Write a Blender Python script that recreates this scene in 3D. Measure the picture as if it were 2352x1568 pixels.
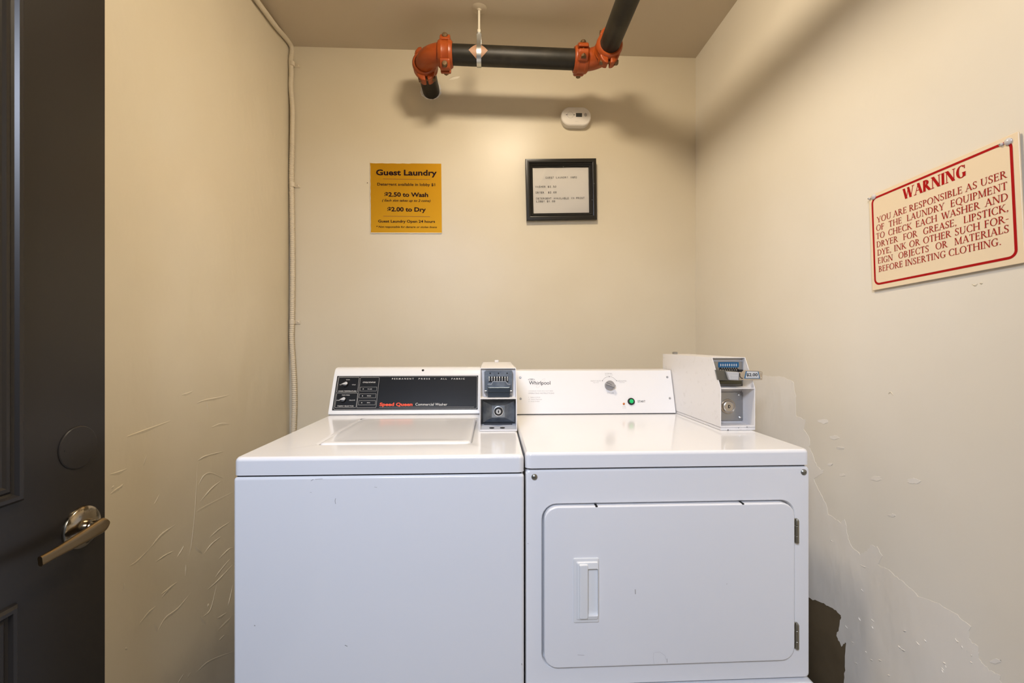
import bpy, bmesh, math, random
from mathutils import Matrix, Vector
random.seed(7)
for o in list(bpy.data.objects):
    bpy.data.objects.remove(o, do_unlink=True)
SC = bpy.context.scene
COL = SC.collection

# ------------------------------------------------------------------ camera, light, exposure
CH = 1.20                      # camera height
YAW = math.radians(2.6)
F = 1045.0                     # focal length in pixels of the 2352 px wide frame
cd = bpy.data.cameras.new('camera'); cam = bpy.data.objects.new('camera', cd); COL.objects.link(cam)
cd.sensor_width = 36.0; cd.lens = F / 2352.0 * 36.0; cd.clip_start = 0.01
cam.location = (0, 0, CH); cam.rotation_euler = (math.pi/2, 0, -YAW)
SC.camera = cam

world = bpy.data.worlds.new('world'); SC.world = world; world.use_nodes = True
world.node_tree.nodes['Background'].inputs[0].default_value = (0.70, 0.78, 1.0, 1)
world.node_tree.nodes['Background'].inputs[1].default_value = 0.15

LAMP_STRENGTH = 112.0; LAMP_COLOR = (1.0, 0.85, 0.645)      # the ceiling lamp's glass dome, built with the room below
ha = bpy.data.lights.new('hallway_light', 'AREA'); ha.shape = 'RECTANGLE'; ha.size = 0.6; ha.size_y = 0.5; ha.energy = 46; ha.color = (0.73, 0.81, 1.0)
ho = bpy.data.objects.new('hallway_light', ha); COL.objects.link(ho); ho.location = (-0.45, -0.85, 2.30)
ho.rotation_euler = (Vector((0.55, 1.9, -1.5))).to_track_quat('-Z', 'Y').to_euler()

SC.view_settings.view_transform = 'Standard'; SC.view_settings.look = 'None'
SC.view_settings.gamma = 1.0; SC.view_settings.use_curve_mapping = False
SC.view_settings.exposure = 0.11

# ------------------------------------------------------------------ helpers
cY, sY = math.cos(YAW), math.sin(YAW)
def ray(px, py):
    u = (px - 1176.0) / F; v = (784.0 - py) / F
    return Vector((u*cY + sY, -u*sY + cY, v))
CAM = Vector((0, 0, CH))
def hit(px, py, M, z=0.0):
    """where the sight line of a picture point meets the plane z of frame M, in that frame"""
    Mi = M.inverted(); o = Mi @ CAM; d = Mi.to_3x3() @ ray(px, py)
    t = (z - o.z) / d.z
    p = o + d * t
    return Vector((p.x, p.y))
def frame(origin, x, y, z):
    M = Matrix.Identity(4)
    for i in range(3):
        M[i][0] = x[i]; M[i][1] = y[i]; M[i][2] = z[i]; M[i][3] = origin[i]
    return M
W = {}
STUFF = {'white_lettering', 'grey_lettering', 'dark_lettering', 'printed_lines', 'label_ovals', 'rivets', 'slot_fins', 'sound_slots', 'coin_slots', 'slide_edge', 'paint_chips', 'scuff_marks', 'tiny_lettering', 'floor_holes', 'panel_gap'}
def finish(bm, M, name, mat, angle=35):
    bmesh.ops.recalc_face_normals(bm, faces=bm.faces)
    me = bpy.data.meshes.new(name)
    for f in bm.faces: f.smooth = True
    bm.to_mesh(me); bm.free()
    me.transform(M)
    if M.determinant() < 0: me.flip_normals()
    try: me.set_sharp_from_angle(angle=math.radians(angle))
    except Exception: pass
    me.materials.append(mat)
    return me
def part(name, bm, mat, parent=None, fr=None, label=None, kind=None, angle=35):
    base = W.get(parent, Matrix.Identity(4))
    M = base.inverted() @ (fr if fr is not None else base)
    o = bpy.data.objects.new(name, finish(bm, M, name, mat, angle)); COL.objects.link(o)
    if parent is not None: o.parent = parent
    W[o] = base
    if label: o['label'] = label
    if name in STUFF: kind = 'stuff'
    if kind: o['kind'] = kind
    if angle != 20 and 'lettering' not in name:
        wn = o.modifiers.new('weighted_normals', 'WEIGHTED_NORMAL'); wn.keep_sharp = True; wn.weight = 100
    return o
def thing(name, label, cat, M, group=None, kind=None):
    o = bpy.data.objects.new(name, None); COL.objects.link(o); o.empty_display_size = 0.05
    o.matrix_world = M; W[o] = M.copy()
    if label: o['label'] = label
    if cat: o['category'] = cat
    if group: o['group'] = group
    if kind: o['kind'] = kind
    return o
I4 = Matrix.Identity(4)
def NB(): return bmesh.new()
def quad(bm, pts):
    return bm.faces.new([bm.verts.new(p) for p in pts])
def box(bm, x0, x1, y0, y1, z0, z1, r=0.0, seg=3):
    t = bmesh.new()
    bmesh.ops.create_cube(t, size=1.0)
    for v in t.verts:
        v.co = Vector(((x0+x1)/2 + v.co.x*(x1-x0), (y0+y1)/2 + v.co.y*(y1-y0), (z0+z1)/2 + v.co.z*(z1-z0)))
    if r > 0: bmesh.ops.bevel(t, geom=list(t.edges), offset=r, segments=seg, profile=0.5, affect='EDGES')
    merge(bm, t)
def merge(bm, t, M=None):
    if M is not None: bmesh.ops.transform(t, matrix=M, verts=t.verts)
    m = {}
    for v in t.verts: m[v] = bm.verts.new(v.co)
    for f in t.faces:
        try: bm.faces.new([m[v] for v in f.verts])
        except ValueError: pass
    t.free()
def prism(bm, pts, c0, c1, f=lambda a, b, c: (a, b, c), r=0.0, seg=2):
    t = bmesh.new()
    A = [t.verts.new(f(a, b, c0)) for a, b in pts]; B = [t.verts.new(f(a, b, c1)) for a, b in pts]
    n = len(pts)
    t.faces.new(A); t.faces.new(B[::-1])
    for i in range(n): t.faces.new((A[i], B[i], B[(i+1) % n], A[(i+1) % n]))
    if r > 0:
        bmesh.ops.recalc_face_normals(t, faces=t.faces)
        es = [e for e in t.edges if e.calc_face_angle(0) > 0.6]
        bmesh.ops.bevel(t, geom=es, offset=r, segments=seg, profile=0.5, affect='EDGES')
    merge(bm, t)
def flat(bm, pts, z):
    return bm.faces.new([bm.verts.new((p[0], p[1], z)) for p in pts])
def rrect(x0, x1, y0, y1, r, n=6):
    out = []
    for cx, cy, a in ((x1-r, y1-r, 0), (x0+r, y1-r, 90), (x0+r, y0+r, 180), (x1-r, y0+r, 270)):
        for i in range(n+1):
            t = math.radians(a + 90*i/n); out.append((cx + r*math.cos(t), cy + r*math.sin(t)))
    return out
def bridge(bm, A, B):
    n = len(A)
    for i in range(n):
        try: bm.faces.new((A[i], A[(i+1) % n], B[(i+1) % n], B[i]))
        except ValueError: pass
def loops(bm, rings, cap0=True, cap1=True):
    R = [[bm.verts.new(p) for p in ring] for ring in rings]
    for a, b in zip(R, R[1:]): bridge(bm, a, b)
    if cap0: bm.faces.new(R[0][::-1])
    if cap1: bm.faces.new(R[-1])
def lathe(bm, M, prof, n=24, cap=True):
    """prof: (radius, height) pairs along frame z of M"""
    rings = []
    for r, h in prof:
        rings.append([M @ Vector((r*math.cos(2*math.pi*i/n), r*math.sin(2*math.pi*i/n), h)) for i in range(n)])
    loops(bm, rings, cap, cap)
def axis_frame(p, d):
    d = Vector(d).normalized(); q = d.to_track_quat('Z', 'Y')
    return Matrix.Translation(Vector(p)) @ q.to_matrix().to_4x4()
def cyl(bm, p0, p1, r0, r1=None, n=20, bev=0.0):
    p0 = Vector(p0); p1 = Vector(p1); L = (p1-p0).length; r1 = r0 if r1 is None else r1
    if bev > 0: prof = [(r0, 0), (r1, L-bev), (r1-bev*0.3, L-bev*0.3), (r1-bev, L)]
    else: prof = [(r0, 0), (r1, L)]
    lathe(bm, axis_frame(p0, p1-p0), prof, n)
def tube(bm, pts, rad, n=12, flatten=None):
    pts = [Vector(p) for p in pts]; rings = []; up = None
    for i, p in enumerate(pts):
        d = (pts[min(i+1, len(pts)-1)] - pts[max(i-1, 0)]).normalized()
        if up is None:
            up = Vector((0, 0, 1)) if abs(d.z) < 0.9 else Vector((1, 0, 0))
        s = d.cross(up).normalized(); up = s.cross(d).normalized()
        r = rad[i] if isinstance(rad, (list, tuple)) else rad
        rings.append([p + s*(r*math.cos(2*math.pi*k/n)) + up*(r*math.sin(2*math.pi*k/n)) for k in range(n)])
    loops(bm, rings)
def catmull(pts, sub):
    P = [Vector(p) for p in pts]; P = [2*P[0]-P[1]] + P + [2*P[-1]-P[-2]]; out = []
    for i in range(1, len(P)-2):
        for k in range(sub):
            t = k/sub
            out.append(0.5*((2*P[i]) + (P[i+1]-P[i-1])*t + (2*P[i-1]-5*P[i]+4*P[i+1]-P[i+2])*t*t + (3*P[i]-P[i-1]-3*P[i+1]+P[i+2])*t**3))
    out.append(P[-2]); return out
def line2(bm, pts, w, z, closed=False):
    """flat printed line of width w through 2d pts"""
    n = len(pts); P = [Vector(p[:2]) for p in pts]; L = []; R = []
    for i in range(n):
        a = P[i-1] if (i > 0 or closed) else P[i]; b = P[(i+1) % n] if (i < n-1 or closed) else P[i]
        d1 = (P[i]-a); d2 = (b-P[i])
        d1 = d1.normalized() if d1.length > 1e-9 else d2.normalized()
        d2 = d2.normalized() if d2.length > 1e-9 else d1
        m = (d1+d2).normalized(); nn = Vector((-m.y, m.x)); k = max(0.5, nn.dot(Vector((-d1.y, d1.x))))
        L.append(bm.verts.new((*(P[i]+nn*w/2/k), z))); R.append(bm.verts.new((*(P[i]-nn*w/2/k), z)))
    for i in range(n if closed else n-1):
        j = (i+1) % n; bm.faces.new((L[i], R[i], R[j], L[j]))
_font = {}
def text_mesh(s, bold=0.0, shear=0.0, spacing=1.0):
    k = (s, bold, shear, spacing)
    if k in _font: return _font[k]
    c = bpy.data.curves.new('t', 'FONT'); c.body = s; c.offset = bold; c.shear = shear; c.space_character = spacing
    c.resolution_u = 3; c.fill_mode = 'FRONT'
    o = bpy.data.objects.new('t', c); COL.objects.link(o)
    bpy.context.view_layer.update()
    me = bpy.data.meshes.new_from_object(o.evaluated_get(bpy.context.evaluated_depsgraph_get()))
    V = [(v.co.x, v.co.y) for v in me.vertices]; Fc = [tuple(p.vertices) for p in me.polygons]
    bpy.data.objects.remove(o); bpy.data.curves.remove(c); bpy.data.meshes.remove(me)
    _font[k] = (V, Fc); return V, Fc
def write(bm, s, x, y, cap, z, width=None, align='L', bold=0.0, shear=0.0, spacing=1.0, rot=0.0):
    """flat lettering; x,y = baseline start (L), middle (C); cap = capital height"""
    V, Fc = text_mesh(s, bold, shear, spacing)
    if not V: return
    sc = cap / 0.729; x0 = min(v[0] for v in V); x1 = max(v[0] for v in V)
    sx = width / (x1-x0) if width else sc
    off = -(x0+x1)/2 if align == 'C' else -x0
    cr, sr = math.cos(rot), math.sin(rot)
    vs = []
    for a, b in V:
        X = (a+off)*sx; Y = b*sc; vs.append(bm.verts.new((x + X*cr - Y*sr, y + X*sr + Y*cr, z)))
    for f in Fc:
        try: bm.faces.new([vs[i] for i in f])
        except ValueError: pass
def write_px(bm, M, s, p0, p1, capx, z=0.0004, **k):
    """lettering whose baseline runs between two picture points lying on frame M"""
    a = hit(*p0, M); b = hit(*p1, M); t = hit(p0[0], p0[1]-capx, M)
    d = b-a
    write(bm, s, a.x, a.y, (t-a).length, z, width=d.length, rot=math.atan2(d.y, d.x), **k)

# ------------------------------------------------------------------ materials
def mat(name, col, rough=0.5, metal=0.0, coat=0.0, spec=0.5, bump=None, var=None, trans=0.0):
    m = bpy.data.materials.new(name); m.use_nodes = True; nt = m.node_tree; b = nt.nodes['Principled BSDF']
    b.inputs['Base Color'].default_value = (*col, 1); b.inputs['Roughness'].default_value = rough
    b.inputs['Metallic'].default_value = metal; b.inputs['Coat Weight'].default_value = coat
    b.inputs['Coat Roughness'].default_value = 0.08; b.inputs['Specular IOR Level'].default_value = spec
    b.inputs['Transmission Weight'].default_value = trans
    tc = nt.nodes.new('ShaderNodeTexCoord')
    if bump:
        sc, st, dist = bump
        n = nt.nodes.new('ShaderNodeTexNoise'); n.inputs['Scale'].default_value = sc; n.inputs['Detail'].default_value = 5
        nt.links.new(tc.outputs['Object'], n.inputs['Vector'])
        bp = nt.nodes.new('ShaderNodeBump'); bp.inputs['Strength'].default_value = st; bp.inputs['Distance'].default_value = dist
        nt.links.new(n.outputs[0], bp.inputs['Height']); nt.links.new(bp.outputs[0], b.inputs['Normal'])
    if var:
        sc, col2, lo, hi = var
        n = nt.nodes.new('ShaderNodeTexNoise'); n.inputs['Scale'].default_value = sc; n.inputs['Detail'].default_value = 6
        nt.links.new(tc.outputs['Object'], n.inputs['Vector'])
        mr = nt.nodes.new('ShaderNodeMapRange'); mr.inputs[1].default_value = lo; mr.inputs[2].default_value = hi
        nt.links.new(n.outputs[0], mr.inputs[0])
        mx = nt.nodes.new('ShaderNodeMix'); mx.data_type = 'RGBA'
        mx.inputs[6].default_value = (*col, 1); mx.inputs[7].default_value = (*col2, 1)
        nt.links.new(mr.outputs[0], mx.inputs[0]); nt.links.new(mx.outputs[2], b.inputs['Base Color'])
    return m
def wall_mat(name, col, col2, relief=1.0, rough=0.38):
    """eggshell paint over hand-trowelled plaster: broad waves, sparse trowel marks and grit"""
    m = mat(name, col, rough, spec=0.5, var=(2.2, col2, 0.42, 0.66))
    nt = m.node_tree; b = nt.nodes['Principled BSDF']; tc = nt.nodes.new('ShaderNodeTexCoord')
    prev = None
    for sc, st, dist, stretch, det in ((1.7, 0.45, 0.03, (1, 1, 1), 2), (7, 0.35*relief, 0.006*relief, (1, 1, 0.45), 4), (160, 0.12, 0.0006, (1, 1, 1), 2)):
        mp = nt.nodes.new('ShaderNodeMapping'); mp.inputs['Scale'].default_value = stretch; mp.inputs['Rotation'].default_value = (0.5, 0.0, 0)
        nt.links.new(tc.outputs['Object'], mp.inputs[0])
        n = nt.nodes.new('ShaderNodeTexNoise'); n.inputs['Scale'].default_value = sc; n.inputs['Detail'].default_value = det
        nt.links.new(mp.outputs[0], n.inputs['Vector'])
        bp = nt.nodes.new('ShaderNodeBump'); bp.inputs['Strength'].default_value = st; bp.inputs['Distance'].default_value = dist
        nt.links.new(n.outputs[0], bp.inputs['Height'])
        if prev: nt.links.new(prev.outputs[0], bp.inputs['Normal'])
        prev = bp
    nt.links.new(prev.outputs[0], b.inputs['Normal'])
    return m
PAINT = (0.67, 0.59, 0.44); PAINT2 = (0.69, 0.615, 0.47)
M_wall = wall_mat('cream_wall_paint', PAINT, PAINT2)
M_wallL = wall_mat('cream_trowelled_paint', PAINT, PAINT2, 1.8, 0.34)
M_wallR = wall_mat('pale_cream_wall_paint', (0.75, 0.69, 0.575), (0.77, 0.715, 0.61))
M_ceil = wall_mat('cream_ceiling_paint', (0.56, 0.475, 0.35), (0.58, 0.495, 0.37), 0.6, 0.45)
M_patch = wall_mat('white_plaster_patch', (0.81, 0.765, 0.685), (0.78, 0.72, 0.62), 2.0, 0.5)
M_old = mat('bare_brown_wallboard', (0.13, 0.092, 0.046), 0.8, bump=(30, 0.3, 0.002), var=(6, (0.09, 0.062, 0.028), 0.4, 0.65))
M_floor = mat('grey_vinyl_floor', (0.32, 0.29, 0.26), 0.5, var=(14, (0.26, 0.24, 0.21), 0.4, 0.6))
M_white = mat('white_enamel', (0.835, 0.835, 0.845), 0.16, coat=0.35, spec=0.5, bump=(3.0, 0.05, 0.003))
M_whitep = mat('white_plastic_trim', (0.80, 0.80, 0.79), 0.3, spec=0.5)
M_console = mat('white_console_face', (0.80, 0.79, 0.785), 0.42)
M_boxw = mat('white_coin_box_enamel', (0.78, 0.76, 0.75), 0.4, spec=0.4, var=(60, (0.70, 0.68, 0.66), 0.6, 0.75))
M_black = mat('black_panel', (0.007, 0.008, 0.010), 0.30, spec=0.25)
M_knobblack = mat('black_knob_plastic', (0.008, 0.008, 0.009), 0.4)
M_prwhite = mat('white_print', (0.75, 0.73, 0.68), 0.5)
M_prgrey = mat('grey_print', (0.36, 0.35, 0.34), 0.5)
M_prdark = mat('dark_print', (0.015, 0.015, 0.018), 0.6, spec=0.2)
M_prfaint = mat('pale_print', (0.52, 0.50, 0.49), 0.5)
M_orange = mat('orange_print', (0.80, 0.065, 0.01), 0.5)
M_knobgrey = mat('grey_knob_plastic', (0.30, 0.29, 0.29), 0.35)
M_knoblt = mat('pale_grey_pointer', (0.55, 0.55, 0.54), 0.4)
M_steel = mat('brushed_steel', (0.42, 0.42, 0.42), 0.33, 1.0, bump=(200, 0.05, 0.0005))
M_dsteel = mat('dull_blue_steel', (0.36, 0.39, 0.42), 0.38, 1.0, var=(40, (0.24, 0.27, 0.30), 0.4, 0.6))
M_bright = mat('bright_chrome', (0.88, 0.88, 0.86), 0.35, 1.0)
M_dark = mat('dark_gap', (0.006, 0.006, 0.007), 0.6)
M_nickel = mat('satin_nickel', (0.66, 0.60, 0.52), 0.3, 1.0)
M_green = mat('green_button', (0.01, 0.52, 0.15), 0.35)
M_amber = mat('amber_indicator', (0.50, 0.13, 0.01), 0.35)
M_blue = mat('blue_print', (0.01, 0.12, 0.27), 0.45)
M_tagw = mat('tag_white', (0.62, 0.63, 0.62), 0.45)
M_pipe = mat('black_steel_pipe', (0.013, 0.011, 0.007), 0.48, spec=0.35, bump=(60, 0.25, 0.0008), var=(16, (0.030, 0.025, 0.017), 0.45, 0.7))
M_red = mat('orange_red_enamel', (0.33, 0.060, 0.007), 0.38, spec=0.45, var=(30, (0.29, 0.048, 0.007), 0.4, 0.7))
M_bolt = mat('dull_brown_bolt', (0.16, 0.10, 0.05), 0.5, 0.7)
M_galv = mat('galvanised_strap', (0.62, 0.64, 0.64), 0.35, 1.0, bump=(120, 0.1, 0.0004))
M_rod = mat('cream_painted_rod', (0.68, 0.62, 0.50), 0.45)
M_tape = mat('tan_pad', (0.36, 0.20, 0.12), 0.55)
M_cond = mat('cream_painted_conduit', (0.68, 0.59, 0.44), 0.42)
M_gold = mat('ochre_gold_sign', (0.50, 0.245, 0.004), 0.42, 0.45, spec=0.2, bump=(4, 0.1, 0.004))
M_signtxt = mat('maroon_black_print', (0.014, 0.002, 0.004), 0.6, spec=0.15)
M_signln = mat('maroon_rule', (0.12, 0.02, 0.012), 0.5)
M_edge = mat('pale_sign_edge', (0.75, 0.70, 0.60), 0.4)
M_frame = mat('black_frame_lacquer', (0.010, 0.009, 0.007), 0.28)
M_paper = mat('white_paper', (0.72, 0.67, 0.60), 0.65, bump=(14, 0.15, 0.003))
M_warn = mat('cream_warning_plastic', (0.80, 0.65, 0.44), 0.38)
M_redpr = mat('red_print', (0.38, 0.004, 0.005), 0.6, spec=0.15)
M_redthin = mat('thin_red_print', (0.33, 0.016, 0.010), 0.6, spec=0.15)
M_det = mat('white_detector_plastic', (0.76, 0.71, 0.64), 0.45)
M_lcd = mat('grey_lcd', (0.05, 0.055, 0.05), 0.3)
M_door = mat('black_bronze_door_paint', (0.018, 0.0145, 0.0115), 0.36, spec=0.45, bump=(90, 0.08, 0.0004))
M_brass = mat('antique_brass', (0.31, 0.22, 0.115), 0.30, 1.0, bump=(150, 0.06, 0.0004))
M_rose = mat('dark_antique_brass', (0.40, 0.34, 0.25), 0.2, 1.0, var=(40, (0.10, 0.08, 0.05), 0.52, 0.6))
M_clear = mat('clear_plastic', (0.80, 0.76, 0.72), 0.12, trans=0.25)
mg = bpy.data.materials.new('picture_glass'); mg.use_nodes = True
nt = mg.node_tree; nt.nodes.clear()
out = nt.nodes.new('ShaderNodeOutputMaterial'); mx = nt.nodes.new('ShaderNodeMixShader'); tr = nt.nodes.new('ShaderNodeBsdfTransparent')
gl = nt.nodes.new('ShaderNodeBsdfGlossy'); gl.inputs['Roughness'].default_value = 0.02; fr_ = nt.nodes.new('ShaderNodeFresnel'); fr_.inputs[0].default_value = 1.45
nt.links.new(fr_.outputs[0], mx.inputs[0]); nt.links.new(tr.outputs[0], mx.inputs[1]); nt.links.new(gl.outputs[0], mx.inputs[2]); nt.links.new(mx.outputs[0], out.inputs[0])

# ------------------------------------------------------------------ the room
XL, XR, YB, YF, ZC = -0.868, 0.915, 2.0, -0.12, CH + 1.27
def struct(name, bm, m, label=None):
    o = part(name, bm, m, label=label, kind='structure'); return o
b = NB(); box(b, XL-0.1, XR+0.1, YF, YB+0.1, -0.1, 0); floor = struct('floor', b, M_floor)
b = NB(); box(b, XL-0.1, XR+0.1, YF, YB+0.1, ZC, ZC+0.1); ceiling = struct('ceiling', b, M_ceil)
b = NB(); box(b, XL-0.1, XL, YF, YB+0.1, 0, ZC); wall_left = struct('wall_left', b, M_wallL)
b = NB(); box(b, XR, XR+0.1, YF, YB+0.1, 0, ZC); wall_right = struct('wall_right', b, M_wallR)
b = NB(); box(b, XL, XR, YB, YB+0.1, 0, ZC); wall_back = struct('wall_back', b, M_wall)
b = NB()
box(b, XL, -0.80, YF, 0.0, 0, ZC); box(b, 0.34, XR, YF, 0.0, 0, ZC); box(b, -0.80, 0.34, YF, 0.0, 2.10, ZC)
wall_front = struct('wall_front', b, M_wall)
FB = frame((0, YB, CH), (1, 0, 0), (0, 0, 1), (0, -1, 0))
FR = frame((XR, 0, CH), (0, -1, 0), (0, 0, 1), (-1, 0, 0))
FL = frame((XL, 0, CH), (0, 1, 0), (0, 0, 1), (1, 0, 0))

# ceiling lamp: shallow glass dome on a white pan, above the machines and out of the picture
def emit(name, col, st):
    m = bpy.data.materials.new(name); m.use_nodes = True; b = m.node_tree.nodes['Principled BSDF']
    b.inputs['Base Color'].default_value = (0.8, 0.8, 0.78, 1); b.inputs['Emission Color'].default_value = (*col, 1); b.inputs['Emission Strength'].default_value = st
    return m
ML = frame((0.09, 1.05, ZC), (1, 0, 0), (0, -1, 0), (0, 0, -1))
lamp = thing('ceiling_lamp', 'round white glass dome lamp on the ceiling above the machines', 'lamp', ML)
b = NB(); lathe(b, ML, [(0.118, 0.0), (0.118, 0.012), (0.112, 0.016), (0.0001, 0.016)], 40); part('lamp_pan', b, mat('white_lamp_pan', (0.8, 0.8, 0.78), 0.4), lamp, I4)
b = NB(); lathe(b, ML, [(0.106, 0.0165)] + [(0.106*math.cos(math.radians(a)), 0.0165+0.068*math.sin(math.radians(a))) for a in range(10, 90, 8)] + [(0.0001, 0.0845)], 40)
part('glass_dome', b, emit('glowing_lamp_glass', LAMP_COLOR, LAMP_STRENGTH), lamp, I4, angle=60)

# plaster patches and bare board on the right wall
def zr(X, Y): return (1700 + X/2.3466, 900 + Y/2.3466)
def rag(pts, amp, sub=5):
    out = []
    n = len(pts)
    for i in range(n):
        a = Vector(pts[i]); c = Vector(pts[(i+1) % n])
        for k in range(sub):
            p = a.lerp(c, k/sub); out.append(p + Vector((random.uniform(-amp, amp), random.uniform(-amp, amp))))
    return out
def patch(name, pxs, z, m, amp=0.0022, label=None):
    pts = rag([hit(*p, FR) for p in pxs], amp)
    b = NB(); prism(b, pts, 0.0, z); return part(name, b, m, wall_right, FR, label=label)
patch('bare_board', [zr(*p) for p in [(250, 1080), (378, 1105), (440, 1125), (505, 1160), (560, 1200), (600, 1230), (600, 1400), (590, 1500), (590, 2400), (250, 2400)]], 0.0004, M_old, label='bare brown wallboard below the white plaster, beside the dryer')
P1 = [(20, -100), (90, -97), (150, -85), (210, -88), (285, -60), (300, 20), (300, 128), (350, 150), (345, 200), (378, 262), (372, 300), (388, 330), (415, 402), (452, 425), (430, 450), (398, 470),
      (430, 540), (462, 600), (475, 660), (540, 702), (566, 688), (580, 780), (602, 832), (650, 880), (690, 850), (705, 826), (745, 838), (766, 880), (745, 930), (800, 960), (850, 1000), (905, 1045), (960, 1100), (1080, 1142),
      (1170, 1202), (1240, 1262), (1232, 1330), (1282, 1372), (1285, 1430), (1340, 1498), (1400, 1522), (1412, 1600), (1500, 1750), (1560, 2400), (640, 2400), (556, 1568), (566, 1480), (572, 1350), (545, 1367),
      (520, 1312), (540, 1240), (545, 1200), (500, 1165), (440, 1132), (378, 1112), (200, 1060), (200, 500), (60, 300), (0, 100)]
patch('plaster_patch', [zr(*p) for p in P1], 0.0005, M_patch, label='pale skim of white plaster with ragged edges rising beside the dryer')
for c, r in (((450, 158), 26), ((510, 245), 22), ((540, 302), 18), ((485, 390), 14), ((550, 448), 15), ((735, 465), 26), ((935, 480), 30), ((820, 665), 18), ((1240, 1395), 12), ((1380, 1450), 25)):
    pts = [zr(c[0] + r*math.cos(a)*random.uniform(.7, 1.5), c[1] + 0.5*r*math.sin(a)*random.uniform(.7, 1.2)) for a in [i*math.pi/6 for i in range(12)]]
    patch('plaster_patch', pts, 0.0006, M_patch, 0.0006)
# raised trowel ridges
def ridge(bm, fr, pts, w, h):
    P = catmull([(*p, 0) for p in pts], 5) if len(pts) > 1 else None
    n = len(P); rows = []
    for i, p in enumerate(P):
        d = (P[min(i+1, n-1)]-P[max(i-1, 0)]).normalized(); nn = Vector((-d.y, d.x, 0))
        k = max(0.05, math.sin(math.pi*(i+0.3)/(n-0.4))**0.7)*random.uniform(0.7, 1.15)
        rows.append([bm.verts.new(p - nn*w*k*1.6), bm.verts.new(p + nn*w*0.2*k + Vector((0, 0, h*k))), bm.verts.new(p + nn*w*0.7*k)])
    for a, c in zip(rows, rows[1:]):
        bm.faces.new((a[0], a[1], c[1], c[0])); bm.faces.new((a[1], a[2], c[2], c[1]))
def zl(X, Y): return (230 + X/2.3485, 900 + Y/2.3485)
S = [[(50, 445), (100, 432), (145, 413)], [(55, 550), (80, 530), (110, 510), (125, 495)], [(145, 240), (230, 210), (380, 155)], [(525, 370), (570, 345), (665, 320)],
     [(530, 500), (560, 450), (600, 437), (665, 465)], [(520, 645), (560, 620), (715, 540)], [(590, 785), (640, 740), (700, 700)], [(270, 840), (310, 790), (340, 760), (410, 712)],
     [(300, 915), (350, 880), (395, 858)], [(155, 940), (200, 910), (270, 840)], [(330, 1110), (370, 1060), (415, 1025)], [(215, 1245), (260, 1190), (300, 1155)],
     [(310, 1290), (350, 1220), (420, 1165), (490, 1080)], [(480, 885), (495, 800), (512, 630), (525, 380)], [(580, 1065), (640, 1010), (715, 930)], [(550, 1215), (590, 1180), (610, 1120), (630, 1030)],
     [(630, 1220), (655, 1208), (680, 1190)], [(136, 1390), (140, 1382), (144, 1375)], [(640, 1340), (655, 1325), (670, 1310)], [(590, 125), (580, 80), (570, 40)], [(600, 190), (650, 172), (700, 172)],
     [(520, 60), (560, 45), (640, 30), (700, 15)], [(460, 990), (462, 930)], [(540, 590), (600, 520), (650, 480)], [(560, 870), (600, 820), (650, 780)], [(330, 1090), (380, 1050)],
     [(640, 900), (690, 850), (715, 840)], [(420, 1568), (450, 1520)], [(470, 1540), (490, 1510)], [(520, 1510), (590, 1450), (715, 1400)], [(510, 830), (530, 850), (550, 870)], [(540, 1210), (570, 1250)],
     [(290, 605), (300, 590), (320, 550)], [(230, 400), (240, 370), (250, 340)], [(120, 1070), (125, 1050), (128, 1030)], [(212, 1240), (222, 1245)], [(295, 1250), (310, 1290)], [(690, 1150), (700, 1110), (715, 1040)], [(580, 1160), (584, 1140)],
     [(440, 15), (470, 8), (500, -5)], [(60, 520), (75, 505)], [(415, 890), (440, 850), (450, 830)], [(700, 1220), (640, 1280)], [(620, 1000), (650, 960), (700, 900)]]
b = NB()
for s in S:
    ridge(b, FL, [hit(*zl(*p), FL) for p in s], random.uniform(0.0030, 0.0048), random.uniform(0.0010, 0.0019))
part('plaster_ridges', b, M_wallL, wall_left, FL, label='raised trowel marks in the painted plaster', kind='stuff')
b = NB()
for s in ([(640, 925), (665, 940), (700, 950)], [(500, 790), (490, 800), (510, 810)], [(1550, 1640)]):
    if len(s) > 1: ridge(b, FR, [hit(*zr(p[0]*1.0, p[1]), FR) for p in s], 0.003, 0.0014)
for i in range(26):
    x = random.uniform(560, 1250); y = random.uniform(1000 + (x-600)*0.55, 1560)
    s = [(x, y), (x+random.uniform(5, 22), y+random.uniform(2, 25))]
    ridge(b, FR, [hit(*zr(*p), FR) + Vector((0, 0)) for p in s], 0.0022, 0.0024)
part('plaster_ridges', b, M_patch, wall_right, FR, kind='stuff')
b = NB()
for s in ([(2232, 652), (2240, 655), (2246, 651)], [(2250, 650), (2258, 650)], [(2040, 905), (2046, 900), (2052, 908)]):
    ridge(b, FR, [hit(*p, FR) for p in s], 0.0018, 0.0015)
part('plaster_ridges', b, M_wall, wall_right, FR, kind='stuff')

# torn plaster round the pipe where it enters the back wall
cpt = hit(990, 203, FB)
b = NB(); A = []; Bq = []; Cq = []
for i in range(36):
    a = 2*math.pi*i/36
    ri = 0.0365; ro = random.uniform(0.039, 0.045) + (0.006 if math.sin(a) < -0.2 else 0)
    A.append((cpt.x + ri*math.cos(a), cpt.y + ri*math.sin(a), 0.004)); Bq.append((cpt.x + ro*math.cos(a), cpt.y + ro*math.sin(a), 0.0025)); Cq.append((cpt.x + (ro+.001)*math.cos(a), cpt.y + (ro+.001)*math.sin(a), 0.0))
loops(b, [A, Bq, Cq], False, False); part('torn_plaster_collar', b, mat('torn_white_plaster', (0.74, 0.72, 0.68), 0.8, bump=(90, 0.6, 0.002)), wall_back, FB, label='ragged white plaster around the pipe hole')
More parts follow.
